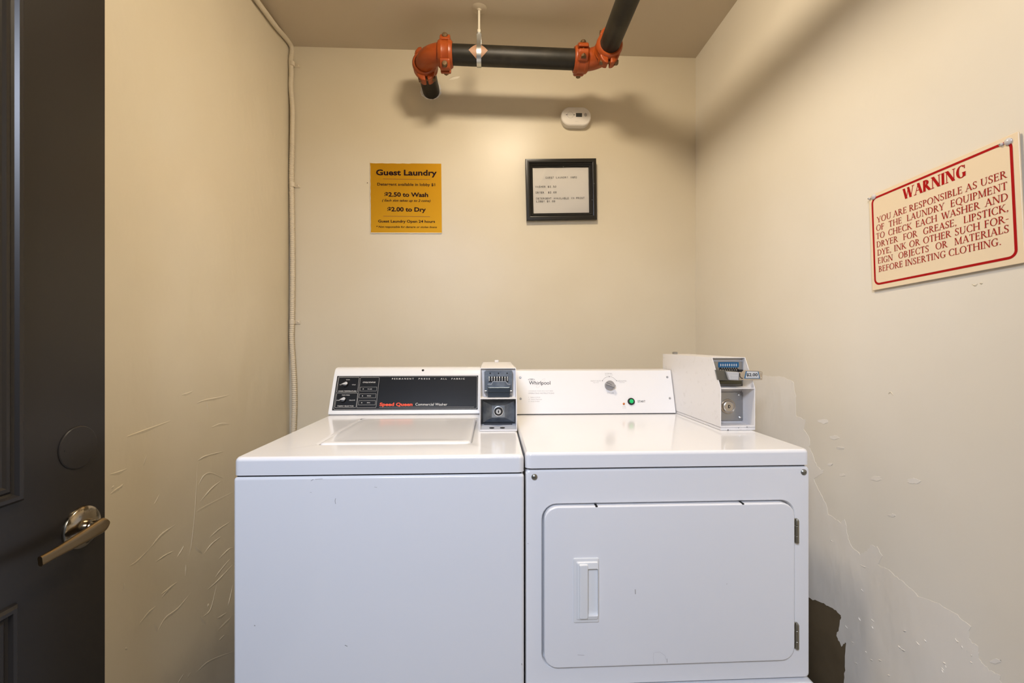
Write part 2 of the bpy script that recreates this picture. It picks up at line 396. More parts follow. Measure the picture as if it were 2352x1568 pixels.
# faint drip ridges in the paint of the back wall
b = NB()
for x, y0, y1 in ((1073, 262, 330), (1060, 268, 300), (1044, 262, 318), (1368, 320, 330)):
    ridge(b, FB, [hit(x, y0, FB), hit(x+1, (y0+y1)/2, FB), hit(x-1, y1, FB)], 0.0016, 0.0002)
ridge(b, FB, [hit(1030, 183, FB), hit(1042, 178, FB), hit(1056, 176, FB)], 0.006, 0.003)
part('plaster_ridges', b, M_wall, wall_back, FB, kind='stuff')

# ------------------------------------------------------------------ door standing open along the left wall
XD = -0.80
FD = frame((XD, 0, CH), (0, 1, 0), (0, 0, 1), (1, 0, 0))
door = thing('door_1', 'dark bronze panelled door standing open along the left wall', None, Matrix.Translation((XD-0.022, 0.05, 0.01)), kind='structure')
ye = hit(242, 784, FD).x
b = NB(); box(b, XD-0.044, XD, 0.05, ye, 0.01, 2.04, 0.002, 2)
part('door_slab', b, M_door, door, Matrix.Identity(4))
def panel_ring(y0, y1, z0, z1):
    b = NB()
    prof = [(0.0, 0.0), (0.0015, 0.005), (0.006, 0.009), (0.012, 0.0085), (0.015, 0.003), (0.019, 0.0012), (0.023, 0.004), (0.029, 0.0045), (0.033, 0.0015), (0.040, 0.0008), (0.075, 0.006), (0.078, 0.006)]
    rings = [[(y0+d, z0+d, h), (y1-d, z0+d, h), (y1-d, z1-d, h), (y0+d, z1-d, h)] for d, h in prof]
    loops(b, rings, False, True)
    return b
ym = hit(50, 784, FD).x; zt = hit(50, 1150, FD).y; zb = hit(36, 1383, FD).y
ymin = 0.22
part('door_panel', panel_ring(ymin, ym, zt, 0.72), M_door, door, FD, angle=20)
part('door_panel', panel_ring(ymin, hit(36, 1400, FD).x, -1.0, zb), M_door, door, FD, angle=20)
c = hit(179, 1027, FD)
b = NB(); lathe(b, FD @ Matrix.Translation((c.x, c.y, 0)), [(0.041, 0.0), (0.041, 0.0014), (0.0395, 0.0026), (0.02, 0.0034), (0.0001, 0.0036)], 48)
for s in (-1, 1): lathe(b, FD @ Matrix.Translation((c.x+s*0.030, c.y, 0.0028)), [(0.0018, 0), (0.0018, 0.0008)], 8)
part('bore_cover', b, M_door, door, Matrix.Identity(4), label='round blanking plate painted with the door')
c = hit(186, 1210, FD)
hr = thing.__call__ if False else None
b = NB(); Mr = FD @ Matrix.Translation((c.x, c.y, 0))
lathe(b, Mr, [(0.0405, 0.0), (0.0405, 0.003), (0.039, 0.006), (0.034, 0.009), (0.026, 0.0115), (0.020, 0.013), (0.0001, 0.013)], 48)
rose = part('door_handle', b, M_rose, door, Matrix.Identity(4), label='round dark brass rose of the door lever')
b = NB(); lathe(b, Mr, [(0.0165, 0.012), (0.0165, 0.022), (0.0135, 0.023), (0.0130, 0.0245), (0.0125, 0.0255), (0.0125, 0.034), (0.0115, 0.0345)], 32)
part('handle_neck', b, M_rose, rose, Matrix.Identity(4))
# lever: tapered bar, head over the rose, blade running back toward the hinge side and down
Mh = FD
p_head = hit(244, 1199, FD, 0.038); p_tip = hit(94, 1289, FD, 0.040)
b = NB(); n = 40; rings = []
for i in range(n+1):
    t = (i/n)**1.5; q = p_head.lerp(p_tip, t)
    q = Vector((q.x, q.y + 0.003*math.sin(math.pi*t)*-1.0))
    d = (p_tip-p_head).normalized(); nn = Vector((-d.y, d.x))
    wdt = (0.0155 - 0.0065*min(1, t*1.25)) * (math.sqrt(max(0.02, 1-(1-t/0.10)**2)) if t < 0.10 else 1)
    thk = 0.0062 - 0.0016*t
    zc = 0.040 - 0.004*math.sin(math.pi*t*0.9)
    rings.append([(q.x + nn.x*wdt*math.cos(a), q.y + nn.y*wdt*math.cos(a), zc + thk*max(-0.85, min(0.85, 1.2*math.sin(a)))) for a in [2*math.pi*k/20 for k in range(20)]])
loops(b, rings); part('lever', b, M_brass, rose, FD, label='tapered antique brass lever', angle=50)

# ------------------------------------------------------------------ overhead fire pipe
YP, HP, RP = 1.74, CH + 1.0905, 0.0365
XS, XF = -0.262, 0.432
def pz(X): return HP + 0.002 - 0.012*(X - XS)
RB = 0.082
pipe_t = thing('sprinkler_pipe', 'black steel fire pipe with orange elbows running under the ceiling', 'pipe', Matrix.Translation((XS, YB, HP)))
I4 = Matrix.Identity(4)
xl, xr = XS+RB, XF-RB
b = NB(); cyl(b, (xl, YP, pz(xl)), (xr, YP, pz(xr)), RP, n=40); part('pipe', b, M_pipe, pipe_t, I4)
b = NB(); cyl(b, (XS, YB+0.02, pz(XS)), (XS, YP+RB, pz(XS)), RP, n=40); part('pipe', b, M_pipe, pipe_t, I4)
b = NB(); cyl(b, (XF, YP-RB, pz(XF)), (XF, 0.004, pz(XF)), RP, n=40); part('pipe', b, M_pipe, pipe_t, I4)
def elbow(pts):
    b = NB(); tube(b, pts, 0.0385, 36); return b
pts = [(XS+RB-RB*math.cos(t), YP+RB-RB*math.sin(t), pz(XS)) for t in [math.pi/2*i/16 for i in range(17)]]
part('elbow', elbow(pts), M_red, pipe_t, I4, angle=60)
pts = [(XF-RB+RB*math.sin(t), YP-RB+RB*math.cos(t), pz(XF)) for t in [math.pi/2*i/16 for i in range(17)]]
part('elbow', elbow(pts), M_red, pipe_t, I4, angle=60)
def coupling(center, axis, boltdir):
    ax = Vector(axis).normalized(); bd = Vector(boltdir).normalized(); sd = ax.cross(bd).normalized()
    Mc = frame(Vector(center), sd, bd, ax)     # x: towards the bolts, y: bolt direction, z: along the pipe
    b = NB()
    R = 0.0475; hw = 0.0275
    prof = [(0.037, -hw), (0.043, -hw), (R, -hw+0.005), (R+0.0015, -hw*0.5), (R-0.001, -hw*0.35), (R-0.001, hw*0.35), (R+0.0015, hw*0.5), (R, hw-0.005), (0.043, hw), (0.037, hw)]
    nseg = 40; rings = [[Mc @ Vector((r*math.cos(2*math.pi*i/nseg), r*math.sin(2*math.pi*i/nseg), h)) for i in range(nseg)] for r, h in prof]
    rr = [[b.verts.new(p) for p in ring] for ring in rings]
    for a_, c_ in zip(rr, rr[1:]): bridge(b, a_, c_)
    bridge(b, rr[-1], rr[0])
    cp = part('coupling', b, M_red, pipe_t, I4)
    for s in (-1, 1):
        for h in (-1, 1):
            b = NB()
            # bolt pad: rounded ear on each half
            pts = [(0.034*s, 0.004), (0.034*s, 0.036), (0.044*s, 0.034), (0.055*s, 0.028), (0.065*s, 0.018), (0.067*s, 0.004)]
            pts = [(x, y*h) for x, y in pts]
            prism(b, pts, -0.0195, 0.0195, r=0.005, seg=3)
            part('coupling_lug', b, M_red, cp, Mc, angle=50)
        b = NB(); L = 0.043
        lathe(b, Mc @ axis_frame((0.053*s, -L*0.75, 0), (0, 1, 0)), [(0.0048, 0), (0.0048, L*1.55)], 12)
        lathe(b, Mc @ axis_frame((0.053*s, 0.022, 0), (0, 1, 0)), [(0.0105, 0), (0.0105, 0.010), (0.008, 0.0135), (0.0001, 0.014)], 20)
        lathe(b, Mc @ axis_frame((0.053*s, -0.022, 0), (0, -1, 0)), [(0.0100, 0), (0.0100, 0.010)], 6)
        part('bolt', b, M_bolt, cp, I4)
coupling((xl+0.006, YP, pz(xl)), (1, 0, 0), (0, -1, 0))
coupling((xr-0.006, YP, pz(xr)), (1, 0, 0), (0, 0.12, 1))
coupling((XS, YP+RB-0.004, pz(XS)), (0, 1, 0), (1, 0, 0.12))
coupling((XF, YP-RB+0.004, pz(XF)), (0, 1, 0), (1, 0, 0))
# diamond pad on the pipe under the strap
b = NB(); xh = -0.047; g = 12; V = {}
for i in range(g+1):
    for j in range(g+1):
        a_ = -1+2*i/g; c_ = -1+2*j/g
        uu = (a_+c_)/2; vv = (a_-c_)/2
        th = math.radians(184) + vv*math.radians(56)     # angle measured from +Y over the top, front upper side
        V[i, j] = b.verts.new((xh-0.002+uu*0.036, YP + (RP+0.0008)*math.cos(th), pz(xh) + (RP+0.0008)*math.sin(th)))
for i in range(g):
    for j in range(g): b.faces.new((V[i, j], V[i+1, j], V[i+1, j+1], V[i, j+1]))
part('diamond_pad', b, M_tape, pipe_t, I4, label='tan diamond of tape under the hanger strap')

hg = thing('pipe_hanger', 'silver strap hanger on a thin rod holding the black fire pipe', 'hanger', Matrix.Translation((xh, YP, ZC)))
zc = pz(xh); b = NB(); prof = []
loop = [(0.0385*math.cos(t), 0.0385*math.sin(t)) for t in [math.radians(62 - 304*i/40) for i in range(41)]]
loop = [(0.009, 0.078)] + [(0.0105, 0.055)] + loop + [(-0.0105, 0.055)] + [(-0.009, 0.078)]
def ribbon(bm, pts, xa, xb, th):
    n = len(pts); P = [Vector(p) for p in pts]; O = []; In = []
    for i in range(n):
        d = (P[min(i+1, n-1)]-P[max(i-1, 0)]).normalized(); nn = Vector((-d.y, d.x))
        O.append(P[i]+nn*th/2); In.append(P[i]-nn*th/2)
    poly = O + In[::-1]
    A = [bm.verts.new((xa, YP+p.x, zc+p.y)) for p in poly]; Bv = [bm.verts.new((xb, YP+p.x, zc+p.y)) for p in poly]
    m = len(poly)
    for i in range(m): bm.faces.new((A[i], Bv[i], Bv[(i+1) % m], A[(i+1) % m]))
    for i in range(n-1):
        bm.faces.new((A[i], A[i+1], A[m-2-i], A[m-1-i])); bm.faces.new((Bv[i], Bv[i+1], Bv[m-2-i], Bv[m-1-i]))
ribbon(b, loop, xh-0.0085, xh+0.0085, 0.0022)
part('strap', b, M_galv, hg, I4)
b = NB(); cyl(b, (xh, YP, zc+0.072), (xh, YP, zc+0.085), 0.0095, n=6); part('swivel_nut', b, M_galv, hg, I4)
b = NB(); cyl(b, (xh, YP, zc+0.085), (xh, YP, ZC), 0.0046, n=14)
box(b, xh-0.006, xh+0.006, YP-0.004, YP+0.004, zc+0.088, zc+0.10, 0.002, 2)
part('rod', b, M_rod, hg, I4)
b = NB(); lathe(b, axis_frame((xh, YP, ZC), (0, 0, -1)), [(0.03, 0.0), (0.022, 0.0025), (0.009, 0.0045), (0.006, 0.009)], 20)
part('plaster_collar', b, M_ceil, hg, I4)

# ------------------------------------------------------------------ armoured conduit in the left corner
FLo = frame((XL+0.0125, 0, CH), (0, 1, 0), (0, 0, 1), (1, 0, 0))
FBo = frame((0, YB-0.013, CH), (1, 0, 0), (0, 0, 1), (0, -1, 0))
pts = []
for px, py in ((560, -45), (583, -8), (612, 32), (636, 64)):
    h = hit(px, py, FLo); pts.append((XL+0.013, h.x, CH+h.y))
for px, py in ((656, 104), (667, 140), (669, 168), (667, 196), (670, 225), (672, 260), (671, 330), (669.5, 400), (671, 500), (672, 620), (671, 735), (670, 775), (673, 830), (675.5, 880), (676, 935), (674, 1000), (674, 1100)):
    h = hit(px, py, FBo); pts.append((max(h.x, XL+0.011), YB-0.013, CH+h.y))
P = catmull(pts, 60)
# resample evenly and corrugate
D = [0.0]
for a_, c_ in zip(P, P[1:]): D.append(D[-1] + (c_-a_).length)
step = 0.0021; Q = []; R = []; j = 0; k = 0; d = 0.0
while d < D[-1]:
    while D[j+1] < d: j += 1
    t = (d-D[j])/(D[j+1]-D[j]+1e-12); q = P[j].lerp(P[j+1], t)
    Q.append(q); amp = 0.0005 if q.z > CH+0.85 else 0.0013
    R.append(0.0096 + amp*math.cos(2*math.pi*k/4)); d += step; k += 1
cond = thing('electrical_conduit', 'cream painted ridged flexible conduit running down the left back corner', 'conduit', Matrix.Translation((XL+0.013, YB-0.013, CH-0.3)))
b = NB(); tube(b, Q, R, 12); part('conduit_tube', b, M_cond, cond, I4, angle=80)
for py in (147, 424, 739):
    h = hit(671, py, FBo)
    b = NB(); x0 = h.x; z0 = CH+h.y
    cyl(b, (x0, YB-0.013, z0-0.009), (x0, YB-0.013, z0+0.009), 0.0112, n=18)
    box(b, x0+0.004, x0+0.030, YB-0.0035, YB-0.0005, z0-0.009, z0+0.009, 0.001, 1)
    cl = part('clamp', b, M_cond, cond, I4)
    b = NB(); lathe(b, axis_frame((x0+0.021, YB-0.003, z0), (0, -1, 0)), [(0.0055, 0), (0.005, 0.002), (0.002, 0.0035), (0.0001, 0.0036)], 14)
    part('screw', b, M_cond, cl, I4)

# ------------------------------------------------------------------ things on the back wall
def board_frame(c1, c2, c3, c4, base, off=0.0):
    """upright frame whose x runs between the middles of the left and right sides (corners TL, TR, BR, BL as picture points)"""
    q = [hit(*p, base) for p in (c1, c2, c3, c4)]
    c = (q[0]+q[1]+q[2]+q[3])/4; dx = ((q[1]+q[2])-(q[0]+q[3]))/2; dy = ((q[0]+q[1])-(q[2]+q[3]))/2
    ang = math.atan2(dx.y, dx.x)
    return base @ Matrix.Translation((c.x, c.y, off)) @ Matrix.Rotation(ang, 4, 'Z'), dx.length, dy.length
# gold sign
Mg, w, h = board_frame((851, 374.5), (1014, 376), (1015, 536.5), (851.5, 536), FB)
sg = thing('guest_laundry_sign', 'ochre gold square sign with black lettering, Guest Laundry prices, on back wall', 'sign', Mg)
b = NB(); prism(b, rrect(-w/2, w/2, -h/2, h/2, 0.002, 2), 0.0008, 0.0045); part('sign_board', b, M_edge, sg, Mg)
b = NB()
top = [(-w/2 + w*i/24, h/2 - 0.0012 - (0.0014*abs(math.sin(i*2.3)) if i < 14 else 0)) for i in range(25)]
lft = [(-w/2 + 0.0006 + 0.0012*abs(math.sin(i*1.7)), -h/2 + 0.004 + (h-0.008)*i/20) for i in range(20)]
flat(b, [(-w/2, -h/2+0.003), (w/2, -h/2+0.003)] + top[::-1] + lft[::-1], 0.0048); part('sign_face', b, M_gold, sg, Mg)
b = NB()
def zg(X, Y): return (820 + X/7.129, 340 + Y/7.129)
Mgt = Mg @ Matrix.Translation((0, 0, 0.005))
for s, x0, x1, y, cap, bo, sh in (("Guest Laundry", 312, 1308, 441, 93, 0.032, 0), ("Detergent available in lobby $1", 332, 1280, 612, 46, 0.02, 0), ("$2.50 to Wash", 450, 1165, 790, 70, 0.034, 0),
        ("( Each slot takes up to 2 coins)", 412, 1205, 872, 38, 0.02, 0.25), ("$2.00 to Dry", 498, 1128, 1033, 70, 0.034, 0),
        ("Guest Laundry Open 24 hours", 346, 1278, 1216, 44, 0.026, 0), ("* Not responsible for damage or stolen linens", 316, 1310, 1302, 32, 0.02, 0.25)):
    b = NB(); write_px(b, Mgt, s, zg(x0, y), zg(x1, y+8 if y < 1000 else y+6), cap/7.129, z=0.0002, bold=bo, shear=sh)
    part('lettering', b, M_signtxt, sg, Mgt)
for x0, x1, y in ((425, 1195, 505), (430, 1195, 1115)):
    b = NB(); line2(b, [hit(*zg(x0, y), Mgt), hit(*zg(x1, y+9), Mgt)], 0.0014, 0.0002)
    part('rule_line', b, M_signln, sg, Mgt)

# framed notice, hanging a little crooked
Mp, w, h = board_frame((1203.5, 371), (1363.5, 370.5), (1370.5, 505.5), (1210.5, 509), FB)
Mp = Mp @ Matrix.Translation((0, -h/2, 0.004)) @ Matrix.Rotation(math.radians(3.0), 4, 'X') @ Matrix.Translation((0, h/2, 0))
pf = thing('framed_notice', 'small black stepped picture frame holding a typed white notice, slightly crooked', 'picture frame', Mp)
b = NB()
prof = [(0, 0.0), (0, 0.017), (0.002, 0.0195), (0.012, 0.0205), (0.0165, 0.019), (0.0175, 0.014), (0.020, 0.0135), (0.0225, 0.016), (0.0245, 0.0155), (0.0255, 0.011), (0.0275, 0.0105), (0.029, 0.012), (0.031, 0.011), (0.032, 0.005), (0.0325, 0.002)]
loops(b, [[(-w/2+d, -h/2+d, z), (w/2-d, -h/2+d, z), (w/2-d, h/2-d, z), (-w/2+d, h/2-d, z)] for d, z in prof], True, False)
part('frame_moulding', b, M_frame, pf, Mp, angle=25)
b = NB(); iw, ih = w/2-0.031, h/2-0.031
for i in range(13):
    pass
g = 14; V = {}
for i in range(g+1):
    for j in range(g+1):
        V[i, j] = b.verts.new((-iw+2*iw*i/g, -ih+(2*ih-0.003)*j/g, 0.0035+0.0006*math.sin(i*1.1)*math.cos(j*0.7)))
for i in range(g):
    for j in range(g): b.faces.new((V[i, j], V[i+1, j], V[i+1, j+1], V[i, j+1]))
pp = part('paper', b, M_paper, pf, Mp)
def zp(X, Y): return (1170 + X/4.9, 220 + Y/4.9)
Mpt = Mp @ Matrix.Translation((0, 0, 0.0048))
b = NB()
def mono(bm, M, s, p0, p1, cap):
    a = hit(*p0, M); c = hit(*p1, M); n = len(s); t = hit(p0[0], p0[1]-cap, M); hh = (t-a).length
    d = (c-a)/n
    for i, ch in enumerate(s):
        if ch == ' ': continue
        q = a + d*(i+0.5)
        write(bm, ch, q.x, q.y, hh, 0.0002, width=d.length*(0.22 if ch in 'I1' else 0.16 if ch == '.' else 0.74), align='C', rot=math.atan2(d.y, d.x), bold=0.0)
for s, x0, x1, y in (("GUEST LAUNDRY INFO", 404, 762, 931), ("WASHER $2.50", 290, 530, 1034), ("DRYER  $2.00", 293, 533, 1099), ("DETERGENT AVAILABLE IN FRONT", 299, 848, 1166), ("LOBBY $1.00", 301, 518, 1199)):
    b = NB(); mono(b, Mpt, s, zp(x0, y), zp(x1, y-(x1-x0)*0.012), 22/4.9)
    part('lettering', b, M_prdark, pp, Mpt)
b = NB(); prism(b, [(-iw, -ih), (iw, -ih), (iw, ih), (-iw, ih)], 0.0062, 0.0078); part('glass', b, mg, pf, Mp)
b = NB()
for x, y in ((606, 797), (209, 1412), (307, 1413), (931, 1170), (955, 987)):
    q = hit(*zp(x, y), Mp, 0.0205); lathe(b, Matrix.Translation((q.x, q.y, 0.0195)), [(0.0012, 0), (0.0008, 0.0014)], 6)
part('paint_chips', b, M_prwhite, pf, Mp, kind='stuff')

# carbon monoxide detector
c = (hit(1290, 266, FB, 0.034) + hit(1357, 266, FB, 0.034))/2
Md = FB @ Matrix.Translation((c.x, c.y, 0)) @ Matrix.Rotation(math.radians(0.4), 4, 'Z')
w = hit(1357, 266, FB, 0.034).x - hit(1290, 266, FB, 0.034).x; h = hit(1324, 245, FB, 0.034).y - hit(1324, 286.5, FB, 0.034).y
dt = thing('carbon_monoxide_detector', 'white rounded gas alarm with small screen, high on back wall', 'detector', Md)
b = NB()
rg = []
for ins, z in ((0.0, 0.0), (0.0, 0.018), (-0.001, 0.0185), (-0.001, 0.029), (0.0015, 0.0325), (0.005, 0.034)):
    rg.append([(x, y, z) for x, y in rrect(-w/2+ins, w/2-ins, -h/2+ins, h/2-ins, h/2*0.92-ins, 12)])
loops(b, rg, True, True); body = part('housing', b, M_det, dt, Md)
def zd(X, Y): return (900 + X/3.92, Y/3.92)
b = NB(); q = hit(*zd(1608, 1034), Md, 0.034)
line2(b, [(q.x+0.0135*math.cos(t), q.y+0.0135*math.sin(t)) for t in [2*math.pi*i/28 for i in range(28)]], 0.0009, 0.0343, True)
line2(b, [(q.x-0.013, q.y), (q.x+0.013, q.y)], 0.0006, 0.0343)
part('button_seam', b, M_prgrey, dt, Md, label='thin round outline of the test button')
for s in (-1, 1):
    b = NB(); box(b, q.x+s*0.0165-0.003, q.x+s*0.0165+0.003, q.y-0.001, q.y+0.001, 0.0335, 0.0347); part('status_light', b, M_dark, dt, Md)
b = NB(); p0 = hit(*zd(1658, 1052), Md, 0.034); p1 = hit(*zd(1713, 1018), Md, 0.034); box(b, p0.x, p1.x, p0.y, p1.y, 0.033, 0.0346, 0.0005, 1)
part('screen', b, M_lcd, dt, Md, label='small dark grey screen')
b = NB()
for x, y0, y1 in ((1735, 1021, 1047), (1744, 1017, 1050), (1753, 1021, 1047)):
    p0 = hit(*zd(x, y1), Md, 0.034); p1 = hit(*zd(x, y0), Md, 0.034); box(b, p0.x-0.0008, p0.x+0.0008, p0.y, p1.y, 0.033, 0.0345)
part('sound_slots', b, M_dark, dt, Md)
b = NB()
q = hit(*zd(1668, 986), Md, 0.034); write(b, "CO Alarm", q.x, q.y, 0.0028, 0.0343, align='C')
q = hit(*zd(1665, 1095), Md, 0.034); write(b, "Test/Reset", q.x, q.y, 0.0026, 0.0343, align='C')
part('tiny_lettering', b, M_prfaint, dt, Md)
# small nail left of the gold sign
q = hit(844, 420, FB)
b = NB(); lathe(b, Matrix.Translation((q.x, q.y, 0)), [(0.0016, 0), (0.0016, 0.003), (0.0001, 0.0034)], 8); part('nail_head', b, M_bolt, wall_back, FB)

# ------------------------------------------------------------------ warning sign on the right wall (custom roman letters)
T0 = 0.125
def glyphs(T, t):
    def D(x0, y0, x1, y1, w): return [(x0-w/2, y0), (x0+w/2, y0), (x1+w/2, y1), (x1-w/2, y1)]
    def B(x0, x1, y0, y1): return [(x0, y0), (x1, y0), (x1, y1), (x0, y1)]
    def st(x): return [B(x-T/2, x+T/2, 0, 1)]
    def th(x): return [B(x-t/2, x+t/2, 0, 1)]
    def sf(x, y, w=0.26): return [B(x-w/2, x+w/2, 0 if y == 0 else 1-t*0.9, t*0.9 if y == 0 else 1)]
    def ring(cx, cy, rx, ry, a0, a1, Tx=T, n=18):
        o = []
        for i in range(n):
            A = math.radians(a0+(a1-a0)*i/n); Bq = math.radians(a0+(a1-a0)*(i+1)/n)
            o.append([(cx+rx*math.cos(A), cy+ry*math.sin(A)), (cx+rx*math.cos(Bq), cy+ry*math.sin(Bq)), (cx+(rx-Tx)*math.cos(Bq), cy+(ry-t)*math.sin(Bq)), (cx+(rx-Tx)*math.cos(A), cy+(ry-t)*math.sin(A))])
        return o
    Tn = T
    G = {}
    G['A'] = (0.82, [D(.10, 0, .41, 1, t), D(.70, 0, .40, 1, T*1.05), B(.2, .62, .33, .33+t)] + sf(.10, 0) + sf(.70, 0))
    G['B'] = (0.68, st(.16) + ring(.22, .75, .34, .25, -90, 90) + ring(.22, .27, .40, .27, -90, 90) + [B(.05, .25, 0, t), B(.05, .25, 1-t, 1), B(.1, .25, .5-t/2, .5+t/2)])
    G['C'] = (0.80, ring(.46, .5, .41, .52, 48, 312) + [B(.68, .68+t, .70, .98), B(.68, .68+t, .02, .22)])
    G['D'] = (0.84, st(.16) + ring(.30, .5, .48, .5, -90, 90) + [B(.05, .32, 0, t), B(.05, .32, 1-t, 1)])
    G['E'] = (0.66, st(.16) + [B(.05, .58, 0, t), B(.05, .56, 1-t, 1), B(.16, .46, .5, .5+t), B(.58-t, .58, 0, .22), B(.56-t, .56, .8, 1), B(.44, .44+t, .42, .62)])
    G['F'] = (0.60, st(.16) + sf(.16, 0) + [B(.05, .54, 1-t, 1), B(.16, .44, .48, .48+t), B(.54-t, .54, .8, 1), B(.42, .42+t, .40, .60)])
    G['G'] = (0.86, ring(.46, .5, .41, .52, 48, 318) + [B(.68, .68+t, .70, .98), B(.68-T/2, .68+T/2, .06, .42)] + [B(.52, .82, .42-t, .42)])
    G['H'] = (0.88, st(.16) + st(.72) + sf(.16, 0) + sf(.16, 1) + sf(.72, 0) + sf(.72, 1) + [B(.16, .72, .49, .49+t)])
    G['I'] = (0.34, st(.17) + sf(.17, 0) + sf(.17, 1))
    G['J'] = (0.44, [B(.25-T/2, .25+T/2, -.02, 1)] + sf(.25, 1) + ring(.12, 0.0, .19, .2, -100, 0, T*0.7, 8))
    G['K'] = (0.82, st(.16) + sf(.16, 0) + sf(.16, 1) + [D(.20, .40, .62, 1, t*1.3), D(.70, 0, .30, .58, T*1.15)] + sf(.70, 0) + sf(.62, 1))
    G['L'] = (0.62, st(.16) + sf(.16, 1) + [B(.05, .56, 0, t), B(.56-t, .56, 0, .24)])
    G['M'] = (1.02, [B(.15-t/2, .15+t/2, 0, 1), D(.50, 0.0, .17, 1, T*0.95), D(.50, 0.0, .82, 1, t), B(.84-T/2, .84+T/2, 0, 1)] + sf(.15, 0) + sf(.84, 0) + sf(.12, 1, .2) + sf(.88, 1, .2))
    G['N'] = (0.88, [B(.15-t/2, .15+t/2, 0, 1), D(.72, 0, .17, 1, T*1.1), B(.74-t/2, .74+t/2, 0, 1)] + sf(.15, 0) + sf(.10, 1, .2) + sf(.74, 1))
    G['O'] = (0.92, ring(.46, .5, .42, .52, 0, 360, n=28))
    G['P'] = (0.64, st(.16) + sf(.16, 0) + ring(.22, .73, .36, .27, -90, 90) + [B(.05, .25, 1-t, 1), B(.1, .25, .46, .46+t)])
    G['Q'] = (0.92, ring(.46, .5, .42, .52, 0, 360, n=28) + [D(.86, -.22, .46, .08, T*1.2)])
    G['R'] = (0.76, st(.16) + sf(.16, 0) + ring(.22, .74, .35, .26, -90, 90) + [B(.05, .25, 1-t, 1), B(.1, .25, .48, .48+t), D(.66, 0, .32, .5, T*1.1)] + sf(.68, 0, .2))
    G['S'] = (0.60, ring(.29, .745, .22, .27, 30, 250, T*0.85) + ring(.29, .245, .24, .265, -150, 80, T*0.9) + [D(.44, .36, .16, .66, T*1.0), B(.46, .46+t, .76, .98), B(.06, .06+t, .02, .26)])
    G['T'] = (0.70, st(.35) + sf(.35, 0) + [B(.05, .65, 1-t, 1), B(.05, .05+t, .8, 1), B(.65-t, .65, .8, 1)])
    G['U'] = (0.84, [B(.17-T/2, .17+T/2, .3, 1), B(.69-t/2, .69+t/2, .3, 1)] + sf(.17, 1) + sf(.69, 1) + ring(.41, .32, .30, .34, 180, 360, T*0.8))
    G['V'] = (0.78, [D(.40, 0, .12, 1, T), D(.41, 0, .68, 1, t)] + sf(.12, 1) + sf(.68, 1))
    G['W'] = (1.14, [D(.36, 0, .12, 1, T), D(.37, 0, .58, 1, t), D(.80, 0, .56, 1, T), D(.81, 0, 1.04, 1, t)] + sf(.12, 1) + sf(1.04, 1) + sf(.55, 1, .2))
    G['Y'] = (0.76, [B(.38-T/2, .38+T/2, 0, .46), D(.38, .42, .10, 1, T), D(.39, .42, .66, 1, t)] + sf(.38, 0) + sf(.10, 1) + sf(.66, 1))
    G['.'] = (0.26, [B(.08, .08+T, 0, T)])
    G[','] = (0.28, [B(.08, .08+T, 0, T), D(.10, -.16, .19, .04, .05)])
    G['-'] = (0.42, [B(.06, .36, .36, .36+t*1.3)])
    return G
hs_out = []
def roman(bm, M, s, p0, p1, capx, T, t, z, hs=None, ls=0.0, ws_ref=None):
    G = glyphs(T, t)
    a = hit(*p0, M); c = hit(*p1, M); k = hit(p0[0], p0[1]-capx, M); cap = abs((k-a).y); d = c-a; L = d.length; ang = math.atan2(d.y, d.x)
    gw = sum(G[ch][0]+ls for ch in s if ch != ' '); ns = s.count(' ')
    if ws_ref: sx = (L - ns*ws_ref*cap)/gw; sp = ws_ref*cap; hs_out.append(sx/cap)
    elif hs is None: sx = L/(gw*1.0); sp = 0.0
    else: sx = cap*hs; sp = (L-gw*sx)/max(1, ns)
    X = 0.0; cr, sr = math.cos(ang), math.sin(ang); lay = 0
    for ch in s:
        if ch == ' ': X += sp; continue
        adv, polys = G[ch]
        for poly in polys:
            vs = []; lay += 1; zz = z + 0.00001*(lay % 40)
            for x, y in poly:
                xx = X+x*sx; yy = y*cap; vs.append(bm.verts.new((a.x+xx*cr-yy*sr, a.y+xx*sr+yy*cr, zz)))
            bm.faces.new(vs)
        X += (adv+ls)*sx
TWo = 0.006
FRo = FR @ Matrix.Translation((0, 0, TWo))
Mw, w, h = board_frame((1995, 451.5), (2340, 299.5), (2353, 604), (2004.5, 666.5), FRo)
ws = thing('warning_sign', 'cream plastic WARNING sign with red lettering and border on right wall', 'sign', Mw)
b = NB(); prism(b, rrect(-w/2, w/2, -h/2, h/2, 0.0025, 3), -0.0032, 0.0, r=0.0006, seg=1); part('sign_board', b, M_warn, ws, Mw)
def zw(X, Y): return (1960 + X/3.732, 280 + Y/3.732)
cs = [hit(*zw(*p), Mw) for p in ((158, 660), (1358, 160), (1392, 1165), (192, 1385))]
x0 = (cs[0].x+cs[3].x)/2; x1 = (cs[1].x+cs[2].x)/2; y1 = (cs[0].y+cs[1].y)/2; y0 = (cs[2].y+cs[3].y)/2
b = NB(); line2(b, rrect(x0, x1, y0, y1, 0.012, 6), 0.0047, 0.0003, True); part('red_border', b, M_redpr, ws, Mw)
b = NB(); roman(b, Mw, "WARNING", zw(425, 668), zw(975, 462), 88, 0.24, 0.07, 0.0003); 
